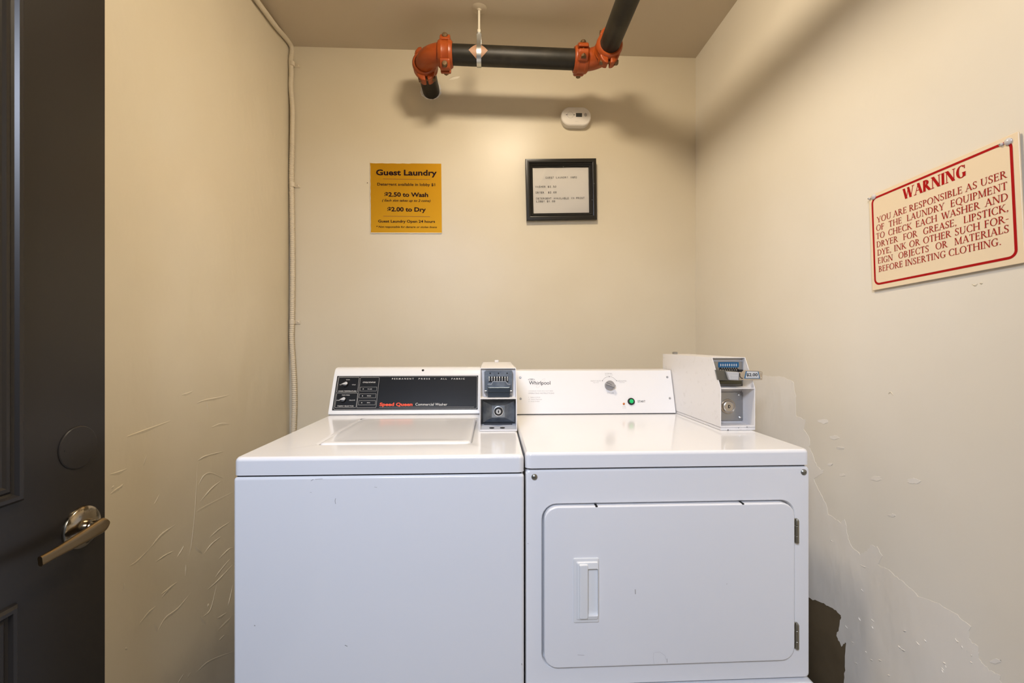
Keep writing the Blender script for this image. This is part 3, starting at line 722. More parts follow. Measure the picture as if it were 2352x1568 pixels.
# refit cap height from the picture: letters are about 92 zoom px tall at left
b.free(); b = NB(); roman(b, Mw, "WARNING", zw(425, 668), zw(972, 462), 92/3.732, 0.23, 0.065, 0.0003)
part('heading_lettering', b, M_redpr, ws, Mw)
b = NB()
TL = [("YOU ARE RESPONSIBLE AS USER", (203, 866), (1320, 475)), ("OF THE LAUNDRY EQUIPMENT", (196, 937), (1325, 575)), ("TO CHECK EACH WASHER AND", (196, 1007), (1332, 668)),
      ("DRYER FOR GREASE, LIPSTICK,", (200, 1077), (1336, 762)), ("DYE, INK OR OTHER SUCH FOR-", (206, 1147), (1338, 855)), ("EIGN OBJECTS OR MATERIALS", (210, 1216), (1340, 943)), ("BEFORE INSERTING CLOTHING.", (217, 1287), (1270, 1052))]
for s, p0, p1 in TL:
    b = NB(); roman(b, Mw, s, zw(*p0), zw(*p1), 50/3.732, 0.135, 0.06, 0.0003, hs=None if s[:3] in ('YOU', 'BEF') else hs_out[0]*0.98, ws_ref=0.36 if s[:3] in ('YOU', 'BEF') else None)
    part('small_lettering', b, M_redthin, ws, Mw)
for px, py, off in ((*zw(176, 643), -1), (*zw(1333, 168), -1)):
    q = hit(px, py, Mw)
    b = NB(); lathe(b, Matrix.Translation((q.x, q.y, 0)), [(0.0062, 0), (0.0062, 0.002), (0.004, 0.0042), (0.0001, 0.005)], 20)
    lathe(b, Matrix.Translation((q.x-0.011, q.y, 0)), [(0.0032, 0), (0.0028, 0.003), (0.0001, 0.0045)], 14)
    part('screw', b, M_clear, ws, Mw, label='clear plastic screw head')
    b = NB(); lathe(b, Matrix.Translation((q.x-0.0115, q.y, 0.0036)), [(0.0016, 0), (0.001, 0.0016)], 10); part('screw_tip', b, M_steel, ws, Mw)

# ------------------------------------------------------------------ coin boxes
def side_profile(bm, prof, x0, x1, r=0.0):
    prism(bm, prof, x0, x1, f=lambda a, c, x: (x, a, c), r=r)
def coin_shell(w, P, mid, depth):
    """P: front bottom, front middle, front top, back top, back bottom (y, z); open front with a shelf at the middle"""
    t = 0.0022; b = NB()
    side_profile(b, P, 0, t, 0.0006); side_profile(b, P, w-t, w, 0.0006)
    (yb, zb), (ym, zm), (yt, zt), (yk, zk), _ = P
    box(b, 0.0005, w-0.0005, yt, yk, zt-t, zt, 0.0006, 1)
    box(b, 0.0005, w-0.0005, yk-t, yk, 0, zt)
    box(b, 0.0005, w-0.0005, yb, yk, 0, t)
    box(b, 0.0005, w-0.0005, ym, depth+0.004, zm-t, zm, 0.0006, 1)
    box(b, 0.0005, w-0.0005, yb+0.0005, yb+t, 0, 0.004)
    box(b, 0.001, w-0.001, depth+0.002, depth+0.004, 0.002, zt-t)
    return b
def lock_face(b_, M, r0, prof, n=36): lathe(b_, M, prof, n)

# ================================================================== washing machine
aW = math.radians(-0.2)
MW = Matrix.Translation((-0.2499, 1.0392, 0)) @ Matrix.Rotation(aW, 4, 'Z')
WH = CH - 0.2585; WW = 0.3247
wm = thing('washing_machine', 'white top-load coin washer with black control panel, left of the dryer', 'washing machine', MW)
b = NB(); box(b, -WW, WW, 0.0, 0.70, 0.03, WH-0.0445, 0.007, 3); part('cabinet', b, M_white, wm)
for sx in (-1, 1):
    for yy in (0.06, 0.62):
        b = NB(); lathe(b, Matrix.Translation((sx*0.27, yy, 0)), [(0.022, 0), (0.022, 0.010), (0.010, 0.012), (0.010, 0.035)], 16); part('foot', b, M_dark, wm, MW)
b = NB(); box(b, -WW+0.006, WW-0.006, 0.006, 0.69, WH-0.047, WH-0.040); part('lid_gap', b, M_dark, wm, MW)
# top: rounded rectangular slab with a well for the lid
n_ = 6
Lx0, Lx1, Ly0, Ly1 = -0.184, 0.197, 0.122, 0.493
def ring_at(x0, x1, y0, y1, r, z): return [(x, y, z) for x, y in rrect(x0, x1, y0, y1, r, n_)]
b = NB(); zt = WH
loops(b, [ring_at(-WW+.006, WW-.006, .006, .694, .012, zt-.0415), ring_at(-WW, WW, 0, .70, .014, zt-.0405), ring_at(-WW, WW, 0, .70, .014, zt-.010),
          ring_at(-WW+.0012, WW-.0012, .0012, .6988, .014, zt-.0055), ring_at(-WW+.004, WW-.004, .004, .696, .013, zt-.002), ring_at(-WW+.009, WW-.009, .009, .691, .012, zt),
          ring_at(Lx0-.014, Lx1+.006, Ly0-.006, Ly1+.012, .020, zt), ring_at(Lx0-.004, Lx1+.003, Ly0-.003, Ly1+.004, .018, zt-.0035), ring_at(Lx0-.003, Lx1+.002, Ly0-.002, Ly1+.003, .017, zt-.014)], False, True)
part('top_panel', b, M_white, wm, MW, angle=50)
b = NB()
loops(b, [ring_at(Lx0, Lx1, Ly0, Ly1, .016, zt-.012), ring_at(Lx0, Lx1, Ly0, Ly1, .016, zt-.003), ring_at(Lx0+.002, Lx1-.002, Ly0+.002, Ly1-.002, .015, zt+.0012), ring_at(Lx0+.007, Lx1-.007, Ly0+.007, Ly1-.007, .013, zt+.003),
          ring_at(Lx0+.020, Lx1-.020, Ly0+.020, Ly1-.020, .010, zt+.0034), ring_at(Lx0+.028, Lx1-.028, Ly0+.03, Ly1-.03, .03, zt+.0022), ring_at(Lx0+.05, Lx1-.05, Ly0+.06, Ly1-.06, .05, zt+.0016)], True, True)
lidp = part('lid', b, M_white, wm, MW, angle=50)
b = NB(); box(b, Lx0-.001, Lx0+.012, Ly1-.004, Ly1+.006, zt-.002, zt+.0008); part('hinge_pin', b, M_dark, lidp, MW)
# console
cx0, cx1 = -WW+0.001, 0.2065
cy = 0.580
prof = [(cy, 0.0015), (cy-0.001, 0.006), (cy+0.001, 0.012), (cy+0.060, 0.1385), (cy+0.0625, 0.1405), (cy+0.066, 0.148), (cy+0.073, 0.157), (cy+0.084, 0.1615), (cy+0.098, 0.163), (0.735, 0.161), (0.74, 0.150), (0.74, 0.0015)]
b = NB(); side_profile(b, [(y, z+WH) for y, z in prof], cx0, cx1, r=0.0028); cons = part('console', b, M_whitep, wm, MW, angle=40)
b = NB(); box(b, cx0+.002, cx1-.002, cy+.003, 0.73, WH-.0002, WH+.002); part('console_seam', b, M_dark, cons, MW)
sa = math.atan2(0.1265, 0.059)
P0 = Vector((0, cy+0.001, WH+0.012))
MP = MW @ Matrix.Translation(P0) @ Matrix.Rotation(sa, 4, 'X')       # x right, y up the slanted face, z out of it
def z1(X, Y): return (740 + X/4.9, 820 + Y/4.9)
pl = (hit(*z1(168, 208), MP).x + hit(*z1(115, 597), MP).x)/2; pr = (hit(*z1(1757, 213), MP).x + hit(*z1(1750, 592), MP).x)/2
pb = hit(*z1(900, 594), MP).y; pt = hit(*z1(900, 210), MP).y
b = NB(); box(b, pl, pr, pb, pt, -0.001, 0.0012, 0.0005, 1); cpn = part('control_panel', b, M_black, wm, MP, label='black printed control panel')
def pq(pts): return [hit(*z1(*p), MP, 0.0012) for p in pts]
b = NB(); b2 = NB(); ZP = 0.0015
def outline(bm, pts, w=0.0009, r=0.003):
    q = pq(pts); xs = [(q[0].x+q[3].x)/2, (q[1].x+q[2].x)/2]; ys = [(q[2].y+q[3].y)/2, (q[0].y+q[1].y)/2]
    line2(bm, rrect(xs[0], xs[1], ys[0], ys[1], r, 4), w, ZP, True)
outline(b, [(182, 214), (1748, 218), (1741, 582), (130, 585)], 0.0011, 0.005)
outline(b, [(190, 228), (415, 228), (400, 394), (165, 393)]); outline(b, [(166, 405), (397, 405), (385, 568), (143, 566)]); outline(b, [(427, 228), (642, 228), (608, 568), (393, 568)])
outline(b, [(431, 336), (615, 336), (611, 380), (426, 380)], .0008, .0006); outline(b, [(421, 412), (608, 412), (603, 458), (416, 458)], .0008, .0006); outline(b, [(413, 489), (601, 489), (597, 537), (408, 537)], .0008, .0006)
for x, y in ((462, 358), (454, 436), (445, 513)):
    q = pq([(x, y)])[0]; flat(b, [(q.x-.0018, q.y-.0018), (q.x+.0018, q.y-.0018), (q.x+.0018, q.y+.0018), (q.x-.0018, q.y+.0018)], ZP)
q = pq([(643, 564), (1708, 562)]); line2(b, q, .0008, ZP); q = pq([(1662, 578), (1712, 578)]); line2(b, q, .0012, ZP)
q = pq([(1268, 243)])[0]; flat(b, [(q.x+.0016*math.cos(t), q.y+.0016*math.sin(t)) for t in [i*math.pi/4 for i in range(8)]], ZP)
part('printed_lines', b, M_prgrey if False else mat('grey_white_print', (0.42, 0.41, 0.38), 0.5), cpn, MP)
MPt = MP @ Matrix.Translation((0, 0, 0.0012))
b = NB()
def W1(bm, s, xa, xb, y, cap, **k): write_px(bm, MPt, s, z1(xa, y), z1(xb, y), cap/4.9, z=0.0004, **k)
for s, xa, xb in (("PERMANENT", 785, 1030), ("PRESS", 1085, 1212), ("ALL", 1333, 1402), ("FABRIC", 1456, 1604)):
    W1(b, s, xa, xb, 251, 16, spacing=1.6, bold=0.01)
W1(b, "CYCLE STATUS", 457, 598, 290, 14, bold=0.015)
W1(b, "Commercial Washer", 1049, 1407, 545, 31)
for s, xa, xb, y, c in (("IN USE", 512, 560, 364, 11), ("RINSE", 505, 550, 441, 11), ("SPIN", 503, 537, 518, 11), ("WARM", 268, 310, 259, 10), ("HOT", 196, 220, 315, 10), ("COLD", 336, 376, 315, 10),
        ("WASH TEMPERATURE", 180, 383, 388, 13), ("PERM PRESS", 222, 310, 432, 11), ("NORMAL", 160, 200, 490, 10), ("DELICATE", 305, 370, 490, 11), ("FABRIC SELECTOR", 172, 353, 557, 14)):
    W1(b, s, xa, xb, y, c)
part('white_lettering', b, M_prwhite, cpn, MPt)
b = NB(); W1(b, "Speed Queen", 645, 1016, 548, 36, bold=0.04); part('orange_lettering', b, M_orange, cpn, MPt)
for (kx, ky), (tx, ty) in (((268, 293), (212, 303)), ((243, 467), (190, 478))):
    q = pq([(kx-4, ky+16)])[0]; b = NB()
    lathe(b, Matrix.Translation((q.x, q.y, 0.001)), [(0.0105, 0), (0.0095, 0.008), (0.0085, 0.010), (0.0001, 0.0105)], 28)
    kn = part('selector_knob', b, M_knobblack, wm, MP, label='small black knob with a pale pointer')
    c0 = hit(*z1(kx, ky), MP, 0.0115); tp = hit(*z1(tx, ty), MP, 0.0115); dv = (tp-c0); a0 = math.atan2(dv.y, dv.x); r = 0.0053
    pts = [(tp.x, tp.y)] + [(c0.x+r*math.cos(a0+math.radians(60+240*i/14)), c0.y+r*math.sin(a0+math.radians(60+240*i/14))) for i in range(15)]
    b = NB(); prism(b, pts, 0.0100, 0.0125, r=0.0004, seg=1); part('pointer', b, M_knoblt, kn, MP)
q = hit(*z1(1133, 145), MP, 0.0)
zz = 0.148; b = NB(); pw = Vector((hit(*z1(1133, 145), MP).x, cy+0.0695, WH+0.1525))
lathe(b, MW @ axis_frame(pw-Vector((0, -.001, .001)), (0, -1, 0.9)), [(0.0045, 0), (0.0045, 0.002), (0.003, 0.0025)], 20); part('screw', b, M_dark, wm, I4, label='dark round screw hole at the console top')
# scuffs on the front
b = NB()
FWf = MW @ frame((0, 0, 0), (1, 0, 0), (0, 0, 1), (0, -1, 0))
for s, wd in (([(771, 1144), (769.5, 1150), (771, 1157)], .0010), ([(714, 1104), (720, 1100)], .0008), ([(724, 1100), (741, 1099.5)], .0007), ([(584, 1435.5), (586, 1437)], .0022), ([(792, 1481), (798, 1484)], .0016), ([(860, 1118), (866, 1119)], .0006), ([(712, 1130), (716, 1131)], .0005), ([(1198, 1523), (1199, 1527)], .0014)):
    line2(b, [hit(*p, FWf, 0.0004) for p in s], wd, 0.0004)
part('scuff_marks', b, M_prgrey, wm, FWf, kind='stuff')

# coin box of the washer
aB = math.radians(2.6) - YAW
def cam2w(xc, zc): return Vector((xc*cY + zc*sY, -xc*sY + zc*cY, 0))
PB = [(0, 0), (0.014, 0.0925), (0.052, 0.1785), (0.452, 0.1785), (0.452, 0)]
wB = 0.1077
o = cam2w(-0.0392, 1.309)
MB = Matrix.Translation((o.x, o.y, WH+0.0008)) @ Matrix.Rotation(aB, 4, 'Z') @ Matrix.Translation((-wB/2, 0, 0))
cb = part('coin_box', coin_shell(wB, PB, 0.0925, 0.060), M_boxw, wm, MB, label='narrow white metal coin box at the right end of the console')
def fr_at(M, y): return M @ frame((0, y, 0), (1, 0, 0), (0, 0, 1), (0, -1, 0))
def z2(X, Y): return (1090 + X/8.71, 820 + Y/8.71)
Fp = fr_at(MB, 0.048)
def rect_px(zf, M, x0, y0, x1, y1, z=0.0):
    a = hit(*zf(x0, y1), M, z); c = hit(*zf(x1, y0), M, z); return a.x, c.x, a.y, c.y
b = NB(); x0, x1, y0, y1 = rect_px(z2, Fp, 195, 268, 760, 740); prism(b, rrect(x0, x1, y0, y1, .004, 3), -0.010, 0.0, r=0.001); plate = part('coin_plate', b, M_dsteel, cb, Fp)
b = NB(); line2(b, [hit(*z2(*p), Fp) for p in ((205, 720), (205, 290), (225, 275), (740, 275), (752, 290), (752, 720))], 0.0012, 0.0006); part('plate_rim', b, M_steel, cb, Fp)
b = NB()
x0, x1, y0, y1 = rect_px(z2, Fp, 285, 385, 675, 500, 0.002); box(b, x0, x1, y0, y1, 0.0, 0.0012)
for x in (313, 480, 650):
    q = hit(*z2(x, 322), Fp); lathe(b, Matrix.Translation((q.x, q.y, 0)), [(0.0022, 0), (0.0022, 0.0012)], 12)
part('coin_slots', b, M_dark, cb, Fp)
b = NB()
for i in range(8):
    x = 295 + i*(655-295)/7
    if i == 6: x += 6
    x0, x1, y0, y1 = rect_px(z2, Fp, x-11, 393, x+11, 478, 0.003); box(b, x0, x1, y0, y1, 0.001, 0.006, 0.0008, 1)
part('slot_fins', b, M_bright, cb, Fp, label='row of bright metal coin-slot fins')
b = NB()
po = [hit(*z2(*p), Fp, 0.010) for p in ((262, 545), (285, 538), (335, 545), (365, 485), (625, 485), (660, 540), (715, 545), (712, 700), (255, 700))]
prism(b, [tuple(p) for p in po], 0.0, 0.010, r=0.0008, seg=1)
sl = part('coin_slide', b, M_dsteel, cb, Fp, label='blue-grey steel coin slide')
b = NB(); line2(b, [Vector(p) for p in po[:7]], 0.0016, 0.0108); 
x0, x1, y0, y1 = rect_px(z2, Fp, 285, 652, 640, 664, 0.0108)
for i in range(6): box(b, x0+(x1-x0)*i/6, x0+(x1-x0)*(i+.62)/6, y0, y1, .0100, .0112)
part('slide_edge', b, M_bright, cb, Fp)
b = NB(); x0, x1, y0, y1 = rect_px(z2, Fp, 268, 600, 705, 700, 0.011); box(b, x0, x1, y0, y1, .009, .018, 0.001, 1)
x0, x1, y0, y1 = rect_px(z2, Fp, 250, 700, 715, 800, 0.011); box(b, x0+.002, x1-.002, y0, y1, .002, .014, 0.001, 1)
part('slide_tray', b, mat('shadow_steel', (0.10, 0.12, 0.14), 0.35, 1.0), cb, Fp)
for x in (222, 728):
    b = NB(); x0, x1, y0, y1 = rect_px(z2, Fp, x-24, 668, x+24, 730, 0.004); box(b, x0, x1, y0, y1, 0, 0.006, 0.001, 1)
    part('slide_stop', b, M_steel, cb, Fp)
# lower lock pocket with a raised boss
Fq = fr_at(MB, 0.045)
b = NB()
def rc(x0, y0, x1, y1, z): 
    a, c, d, e = rect_px(z2, Fq, x0, y0, x1, y1, z); return [(a, d, z), (c, d, z), (c, e, z), (a, e, z)]
loops(b, [rc(150, 850, 812, 1345, -0.012), rc(165, 870, 800, 1310, 0.0), rc(348, 965, 602, 1205, 0.022)], True, True)
boss = part('lock_housing', b, M_dsteel, cb, Fq, angle=20, label='sloping steel lock housing')
q = hit(*z2(478, 1083), Fq, 0.024); b = NB(); Mk = Matrix.Translation((q.x, q.y, 0.0215))
lathe(b, Mk, [(0.0142, 0), (0.0142, 0.003), (0.0128, 0.0035)], 36); part('lock_rim', b, M_bright, cb, Fq)
b = NB(); lathe(b, Mk, [(0.0125, 0.0), (0.0125, 0.0055), (0.0085, 0.006), (0.0001, 0.006)], 36); part('lock_ring', b, M_knobblack, cb, Fq)
b = NB(); lathe(b, Mk, [(0.0075, 0.006), (0.0072, 0.0078), (0.0001, 0.008)], 30); part('lock_core', b, M_bright, cb, Fq)
b = NB(); lathe(b, Mk @ Matrix.Scale(0.45, 4, (1, 0, 0)), [(0.0042, 0.008), (0.0042, 0.0086)], 16); part('keyhole', b, M_dark, cb, Fq)
b = NB(); prism(b, [(0.003, 0.0022), (0.044, 0.0022), (0.044, 0.0135), (0.036, 0.0135), (0.003, 0.0034)], 0.0025, wB-0.0025, f=lambda a, c, x: (x, a, c))
part('coin_tray', b, mat('pale_grey_tray', (0.40, 0.42, 0.46), 0.4), cb, MB)
b = NB(); box(b, 0.012, wB-0.012, 0.032, 0.0362, 0.0128, 0.0142); part('tray_slot', b, M_dark, cb, MB)
b = NB()
for x in (345, 552):
    Ms = MB @ Matrix.Translation((hit(*z2(x, 1390), Fp).x, 0.013, 0.0067)) @ Matrix.Rotation(math.radians(17), 4, 'X') @ Matrix.Scale(0.55, 4, (0, 1, 0))
    t_ = bmesh.new(); lathe(t_, I4, [(0.0075, 0), (0.0075, 0.0005)], 20); merge(b, t_, Ms)
part('floor_holes', b, M_dark, cb, I4)
b = NB(); box(b, wB/2-0.008, wB/2+0.008, 0.42, 0.436, 0.1785, 0.187, 0.002, 1); part('rear_latch', b, M_boxw, cb, MB)

# ================================================================== dryer
aD = math.radians(0.12)
MD = Matrix.Translation((0.4219, 1.0588, 0)) @ Matrix.Rotation(aD, 4, 'Z')
DW = 0.3425; DH = CH - 0.2585
dr = thing('clothes_dryer', 'white front-load coin dryer with white console, right of the washer', 'dryer', MD)
FDf = MD @ frame((0, 0, 0), (1, 0, 0), (0, 0, 1), (0, -1, 0))
zbot = hit(1858, 1556, FDf).y
# cabinet front as a plate with a recess for the door
dq = [hit(*p, FDf, 0.008) for p in ((1250, 1166), (1826, 1153), (1826, 1513), (1250, 1539))]
dx0 = (dq[0].x+dq[3].x)/2; dx1 = (dq[1].x+dq[2].x)/2; dz1 = (dq[0].y+dq[1].y)/2; dz0 = (dq[2].y+dq[3].y)/2
b = NB()
def rz(x0, x1, z0, z1, r, y): return [(x, y, z) for x, z in rrect(x0, x1, z0, z1, r, n_)]
ztop = DH-0.0415
loops(b, [rz(-DW, DW, zbot, ztop, .008, .68), rz(-DW, DW, zbot, ztop, .008, .006), rz(-DW+.002, DW-.002, zbot+.002, ztop-.002, .008, .0015), rz(-DW+.006, DW-.006, zbot+.006, ztop-.006, .008, 0),
          rz(dx0-.006, dx1+.006, dz0-.006, dz1+.006, .036, 0), rz(dx0-.0035, dx1+.0035, dz0-.0035, dz1+.0035, .034, .003), rz(dx0-.003, dx1+.003, dz0-.003, dz1+.003, .034, .014)], True, True)
part('cabinet', b, M_white, dr, MD, angle=45)
b = NB(); box(b, -DW+0.001, DW+0.009, -0.020, 0.66, 0.025, zbot-0.004, 0.014, 4); part('toe_panel', b, M_white, dr, MD)
b = NB(); box(b, -DW+.01, DW-.01, 0.01, 0.65, zbot-.006, zbot+.002); box(b, -DW+.008, DW-.008, 0.008, 0.66, ztop-.002, DH-.036); part('panel_gap', b, M_dark, dr, MD)
for sx in (-1, 1):
    for yy in (0.06, 0.60):
        b = NB(); lathe(b, Matrix.Translation((sx*0.28, yy, 0)), [(0.022, 0), (0.022, 0.010), (0.010, 0.012), (0.010, 0.035)], 16); part('foot', b, M_dark, dr, MD)
b = NB()
loops(b, [ring_at(-DW+.004, DW-.004, .004, .686, .012, DH-.0395), ring_at(-DW-.0005, DW+.0005, -.002, .69, .014, DH-.037), ring_at(-DW-.0005, DW+.0005, -.002, .69, .014, DH-.009),
          ring_at(-DW+.0008, DW-.0008, -.0006, .6885, .014, DH-.0045), ring_at(-DW+.003, DW-.003, .002, .687, .013, DH-.0015), ring_at(-DW+.007, DW-.007, .006, .683, .012, DH)], True, True)
part('top_panel', b, M_white, dr, MD, angle=50)
# door
b = NB()
loops(b, [rz(dx0, dx1, dz0, dz1, .032, .012), rz(dx0, dx1, dz0, dz1, .032, -.005), rz(dx0+.001, dx1-.001, dz0+.001, dz1-.001, .031, -.0075), rz(dx0+.0035, dx1-.0035, dz0+.0035, dz1-.0035, .029, -.0085)], True, True)
dd = part('door', b, M_white, dr, MD, angle=50)
def zh(X, Y): return (1300 + X/8.71, 1260 + Y/8.71)
def fpt(p, z=0.0085): return hit(*p, FDf, z)
# handle: escutcheon, raised grip and pocket
a = fpt(zh(148, 1470)); c = fpt(zh(655, 175)); hx0, hx1, hz0, hz1 = a.x, c.x, a.y, c.y
a = fpt(zh(412, 1310)); c = fpt(zh(628, 370)); gx0, gx1, gz0, gz1 = a.x, c.x, a.y, c.y
b = NB(); n_ = 4
def rf(x0, x1, z0, z1, r, y): return [(x, z, y) for x, z in rrect(x0, x1, z0, z1, r, 4)]
loops(b, [rf(hx0, hx1, hz0, hz1, .003, .0085), rf(hx0, hx1, hz0, hz1, .003, .0105), rf(hx0+.0015, hx1-.0015, hz0+.0015, hz1-.0015, .003, .0115), rf(hx0+.006, hx1-.0025, hz0+.007, hz1-.007, .003, .0115), rf(hx0+.010, hx1-.003, hz0+.010, hz1-.009, .004, .0150),
          rf(gx0+.000, gx1+.0005, gz0-.0005, gz1+.0005, .004, .0165), rf(gx0+.001, gx1, gz0, gz1, .004, .0135), rf(gx0+.0012, gx1-.0005, gz0+.0005, gz1-.0005, .004, .0088)], False, True)
hd = part('door_handle', b, M_whitep, dd, FDf, angle=30, label='recessed white plastic pull')
b = NB(); gm = (gx0, gx1)
t_ = bmesh.new(); loops(t_, [rf(hx0+.012, gx0+.001, hz0+.012, hz1-.011, .003, .0140), rf(hx0+.013, gx0+.001, hz0+.013, hz1-.012, .003, .0185), rf(hx0+.016, gx0-.001, hz0+.015, hz1-.014, .003, .0200)], True, True); merge(b, t_)
part('handle_grip', b, M_whitep, dd, FDf, angle=40)
n_ = 6
for py0, py1 in ((1191, 1246), (1430, 1489)):
    a = hit(1830, py0, FDf, 0.004); c = hit(1830, py1, FDf, 0.004); L = a.y-c.y
    b = NB(); x = a.x
    for f0, f1, r in ((0.0, 0.30, .0046), (0.31, 0.72, .0046), (0.73, 1.0, .0046)):
        lathe(b, Matrix.Translation((x, c.y+f0*L, 0.005)) @ Matrix.Rotation(-math.pi/2, 4, 'X'), [(r-.0006, 0), (r, .0008), (r, (f1-f0)*L-.0008), (r-.0006, (f1-f0)*L)] if f1 < 1 else [(r-.0006, 0), (r, .0008), (r, (f1-f0)*L-.005), (r*.5, (f1-f0)*L)], 16)
    # lathe z runs along -y of the frame after rotation: mirror back
    for v in b.verts:
        pass
    box(b, x-.007, x+.003, c.y, a.y, -0.001, 0.0035, 0.0006, 1)
    part('hinge', b, M_nickel if False else mat('dull_hinge_steel', (0.36, 0.34, 0.28), 0.4, 1.0), dr, FDf, label='small dull steel barrel hinge')
for px, py in ((1227.5, 1095), (1846, 1084)):
    q = hit(px, py, FDf); b = NB(); lathe(b, Matrix.Translation((q.x, q.y, 0)), [(0.0072, 0), (0.0070, 0.0015), (0.0050, 0.0035), (0.0022, 0.0042), (0.0018, 0.0030), (0.0001, 0.0030)], 24)
    part('screw', b, mat('dull_screw', (0.30, 0.30, 0.27), 0.35, 1.0), dr, FDf)
b = NB()
for s, wd in (([(1459, 1353), (1459.5, 1364)], .0026), ([(1532, 1512), (1532.5, 1521)], .0016), ([(1327, 1503.5), (1342, 1504.5)], .0010), ([(1669, 1340), (1670, 1341)], .002), ([(1213, 1251), (1214, 1253)], .0016), ([(1502, 1498), (1500, 1510), (1503, 1525)], .0004), ([(1504, 1498), (1516, 1497), (1527, 1505), (1530, 1515)], .0004)):
    line2(b, [hit(*p, FDf, 0.0092) for p in s], wd, 0.0092 if s[0][0] > 1240 else 0.0004)
part('scuff_marks', b, M_prfaint, dr, FDf, kind='stuff')
for px, py in ((1370, 1163), (1706, 1157)):
    b = NB(); q = hit(px, py, FDf, 0.006); box(b, q.x-.003, q.x+.003, q.y-.002, q.y+.002, -.008, .008, .0008, 1)
    part('door_bumper', b, M_knobblack, dr, FDf)
# console
cy2 = 0.540; cxa, cxb = -DW+0.004, 0.2385
prof = [(cy2, 0.003), (cy2+0.0455, 0.1500), (cy2+0.047, 0.1525), (cy2+0.052, 0.1530), (0.67, 0.153), (0.67, 0.003)]
b = NB(); side_profile(b, [(y, z+DH) for y, z in prof], cxa, cxb, r=0.0008); con2 = part('console', b, M_console, dr, MD)
b = NB(); box(b, cxa+.002, cxb-.002, cy2+.004, 0.66, DH-.0002, DH+.0035); part('console_seam', b, M_dark, con2, MD)
sa2 = math.atan2(0.147, 0.0455)
MC = MD @ Matrix.Translation((0, cy2, DH+0.003)) @ Matrix.Rotation(sa2, 4, 'X')
def z3(X, Y): return (1170 + X/5.88, 820 + Y/5.88)
for p in ((147, 275), (152, 562), (2132, 270), (2167, 555)):
    q = hit(*z3(*p), MC); b = NB(); lathe(b, Matrix.Translation((q.x, q.y, 0)), [(0.0042, 0), (0.0040, 0.001), (0.0025, 0.0022), (0.0012, 0.0022), (0.0010, 0.0010), (0.0001, 0.0010)], 18); part('screw', b, M_steel, dr, MC)
def W3(bm, s, xa, xb, y, cap, **k): write_px(bm, MC, s, z3(xa, y), z3(xb, y-0.5), cap/5.88, z=0.0004, **k)
b = NB(); W3(b, "Whirlpool", 265, 553, 370, 50, bold=0.004); W3(b, "START", 1733, 1838, 611, 28, bold=0.006)
q = [hit(*z3(*p), MC) for p in ((252, 303), (270, 293), (300, 291), (328, 293), (342, 301), (328, 309), (300, 311), (268, 309))]; line2(b, q, .0006, .0004, True)
W3(b, "W", 284, 318, 308, 14)
cc = hit(*z3(1350, 372), MC)
def zk(X, Y): return (1340 + X/14.7, 850 + Y/14.7)
arc = [hit(*zk(*p), MC) for p in ((640, 358), (690, 290), (760, 238), (870, 215), (980, 238), (1060, 295), (1120, 358))]
arc2 = [Vector((p.x, p.y)) for p in catmull([(*p, 0) for p in arc], 4)]
line2(b, arc2, .0006, .0004)
for p in (arc[0], arc[3], arc[-1]): flat(b, [(p.x+.0014*math.cos(t), p.y+.0014*math.sin(t)) for t in [i*math.pi/4 for i in range(8)]], .0005)
part('dark_lettering', b, M_prdark, con2, MC)
b = NB()
for s, xa, xb, y, cp in (("COMMERCIAL DRYER HEAVY DUTY SERIES", 256, 592, 461, 10), ("OPERATING INSTRUCTIONS", 256, 605, 496, 17), ("1   Select CYCLE", 260, 415, 549, 13), ("2   Insert Payment", 260, 442, 577, 13), ("3   Press START", 260, 412, 605, 13),
        ("NORMAL", 1292, 1390, 228, 15), ("Medium Heat", 1292, 1396, 246, 9), ("HEAVY DUTY", 1097, 1242, 329, 15), ("High Heat", 1130, 1207, 348, 9), ("DELICATES", 1464, 1580, 329, 15), ("Low Heat", 1486, 1558, 347, 9), ("CYCLES", 1320, 1412, 492, 17), ("IN USE", 1528, 1568, 668, 8), ("STOPS", 1530, 1576, 690, 8)):
    W3(b, s, xa, xb, y, cp)
part('grey_lettering', b, M_prgrey, con2, MC)
b = NB()
pts = [hit(*z3(*p), MC) for p in ((360, 405), (385, 410), (425, 375), (462, 330), (483, 300), (470, 292), (440, 310), (405, 350), (372, 385))]
line2(b, [Vector((p.x, p.y)) for p in catmull([(*p, 0) for p in pts+[pts[0]]], 4)], .0005, .0003); part('swoosh_line', b, M_prfaint, con2, MC)
q = hit(*z3(1362, 376), MC, 0.012); b = NB(); Mk = Matrix.Translation((q.x, q.y, 0))
lathe(b, Mk, [(0.0175, 0.0), (0.0172, 0.010), (0.0160, 0.012), (0.0001, 0.0125)], 40)
ang = math.radians(-20); Mg2 = Mk @ Matrix.Rotation(ang, 4, 'Z')
t_ = bmesh.new(); prism(t_, [(-0.017, -0.0045), (0.0165, -0.0055), (0.0195, 0), (0.0165, 0.0055), (-0.017, 0.0045)], 0.011, 0.021, r=0.0016, seg=2); merge(b, t_, Mg2)
kn = part('cycle_knob', b, M_knobgrey, dr, MC, label='round grey cycle knob with a ridge')
b = NB(); t_ = bmesh.new(); line2(t_, [(-0.0165, 0.0015), (-0.006, 0.0015), (0.004, -0.001)], 0.0012, 0.0213); merge(b, t_, Mg2); part('pointer_line', b, M_dark, kn, MC)
q = hit(*z3(1648, 596), MC, 0.004); Mk = Matrix.Translation((q.x, q.y, 0))
b = NB(); lathe(b, Mk, [(0.0128, 0), (0.0128, 0.003), (0.0115, 0.005), (0.0080, 0.005), (0.0076, 0.003), (0.0001, 0.003)], 36); sb = part('start_button', b, M_knobblack, dr, MC, label='black button ring')
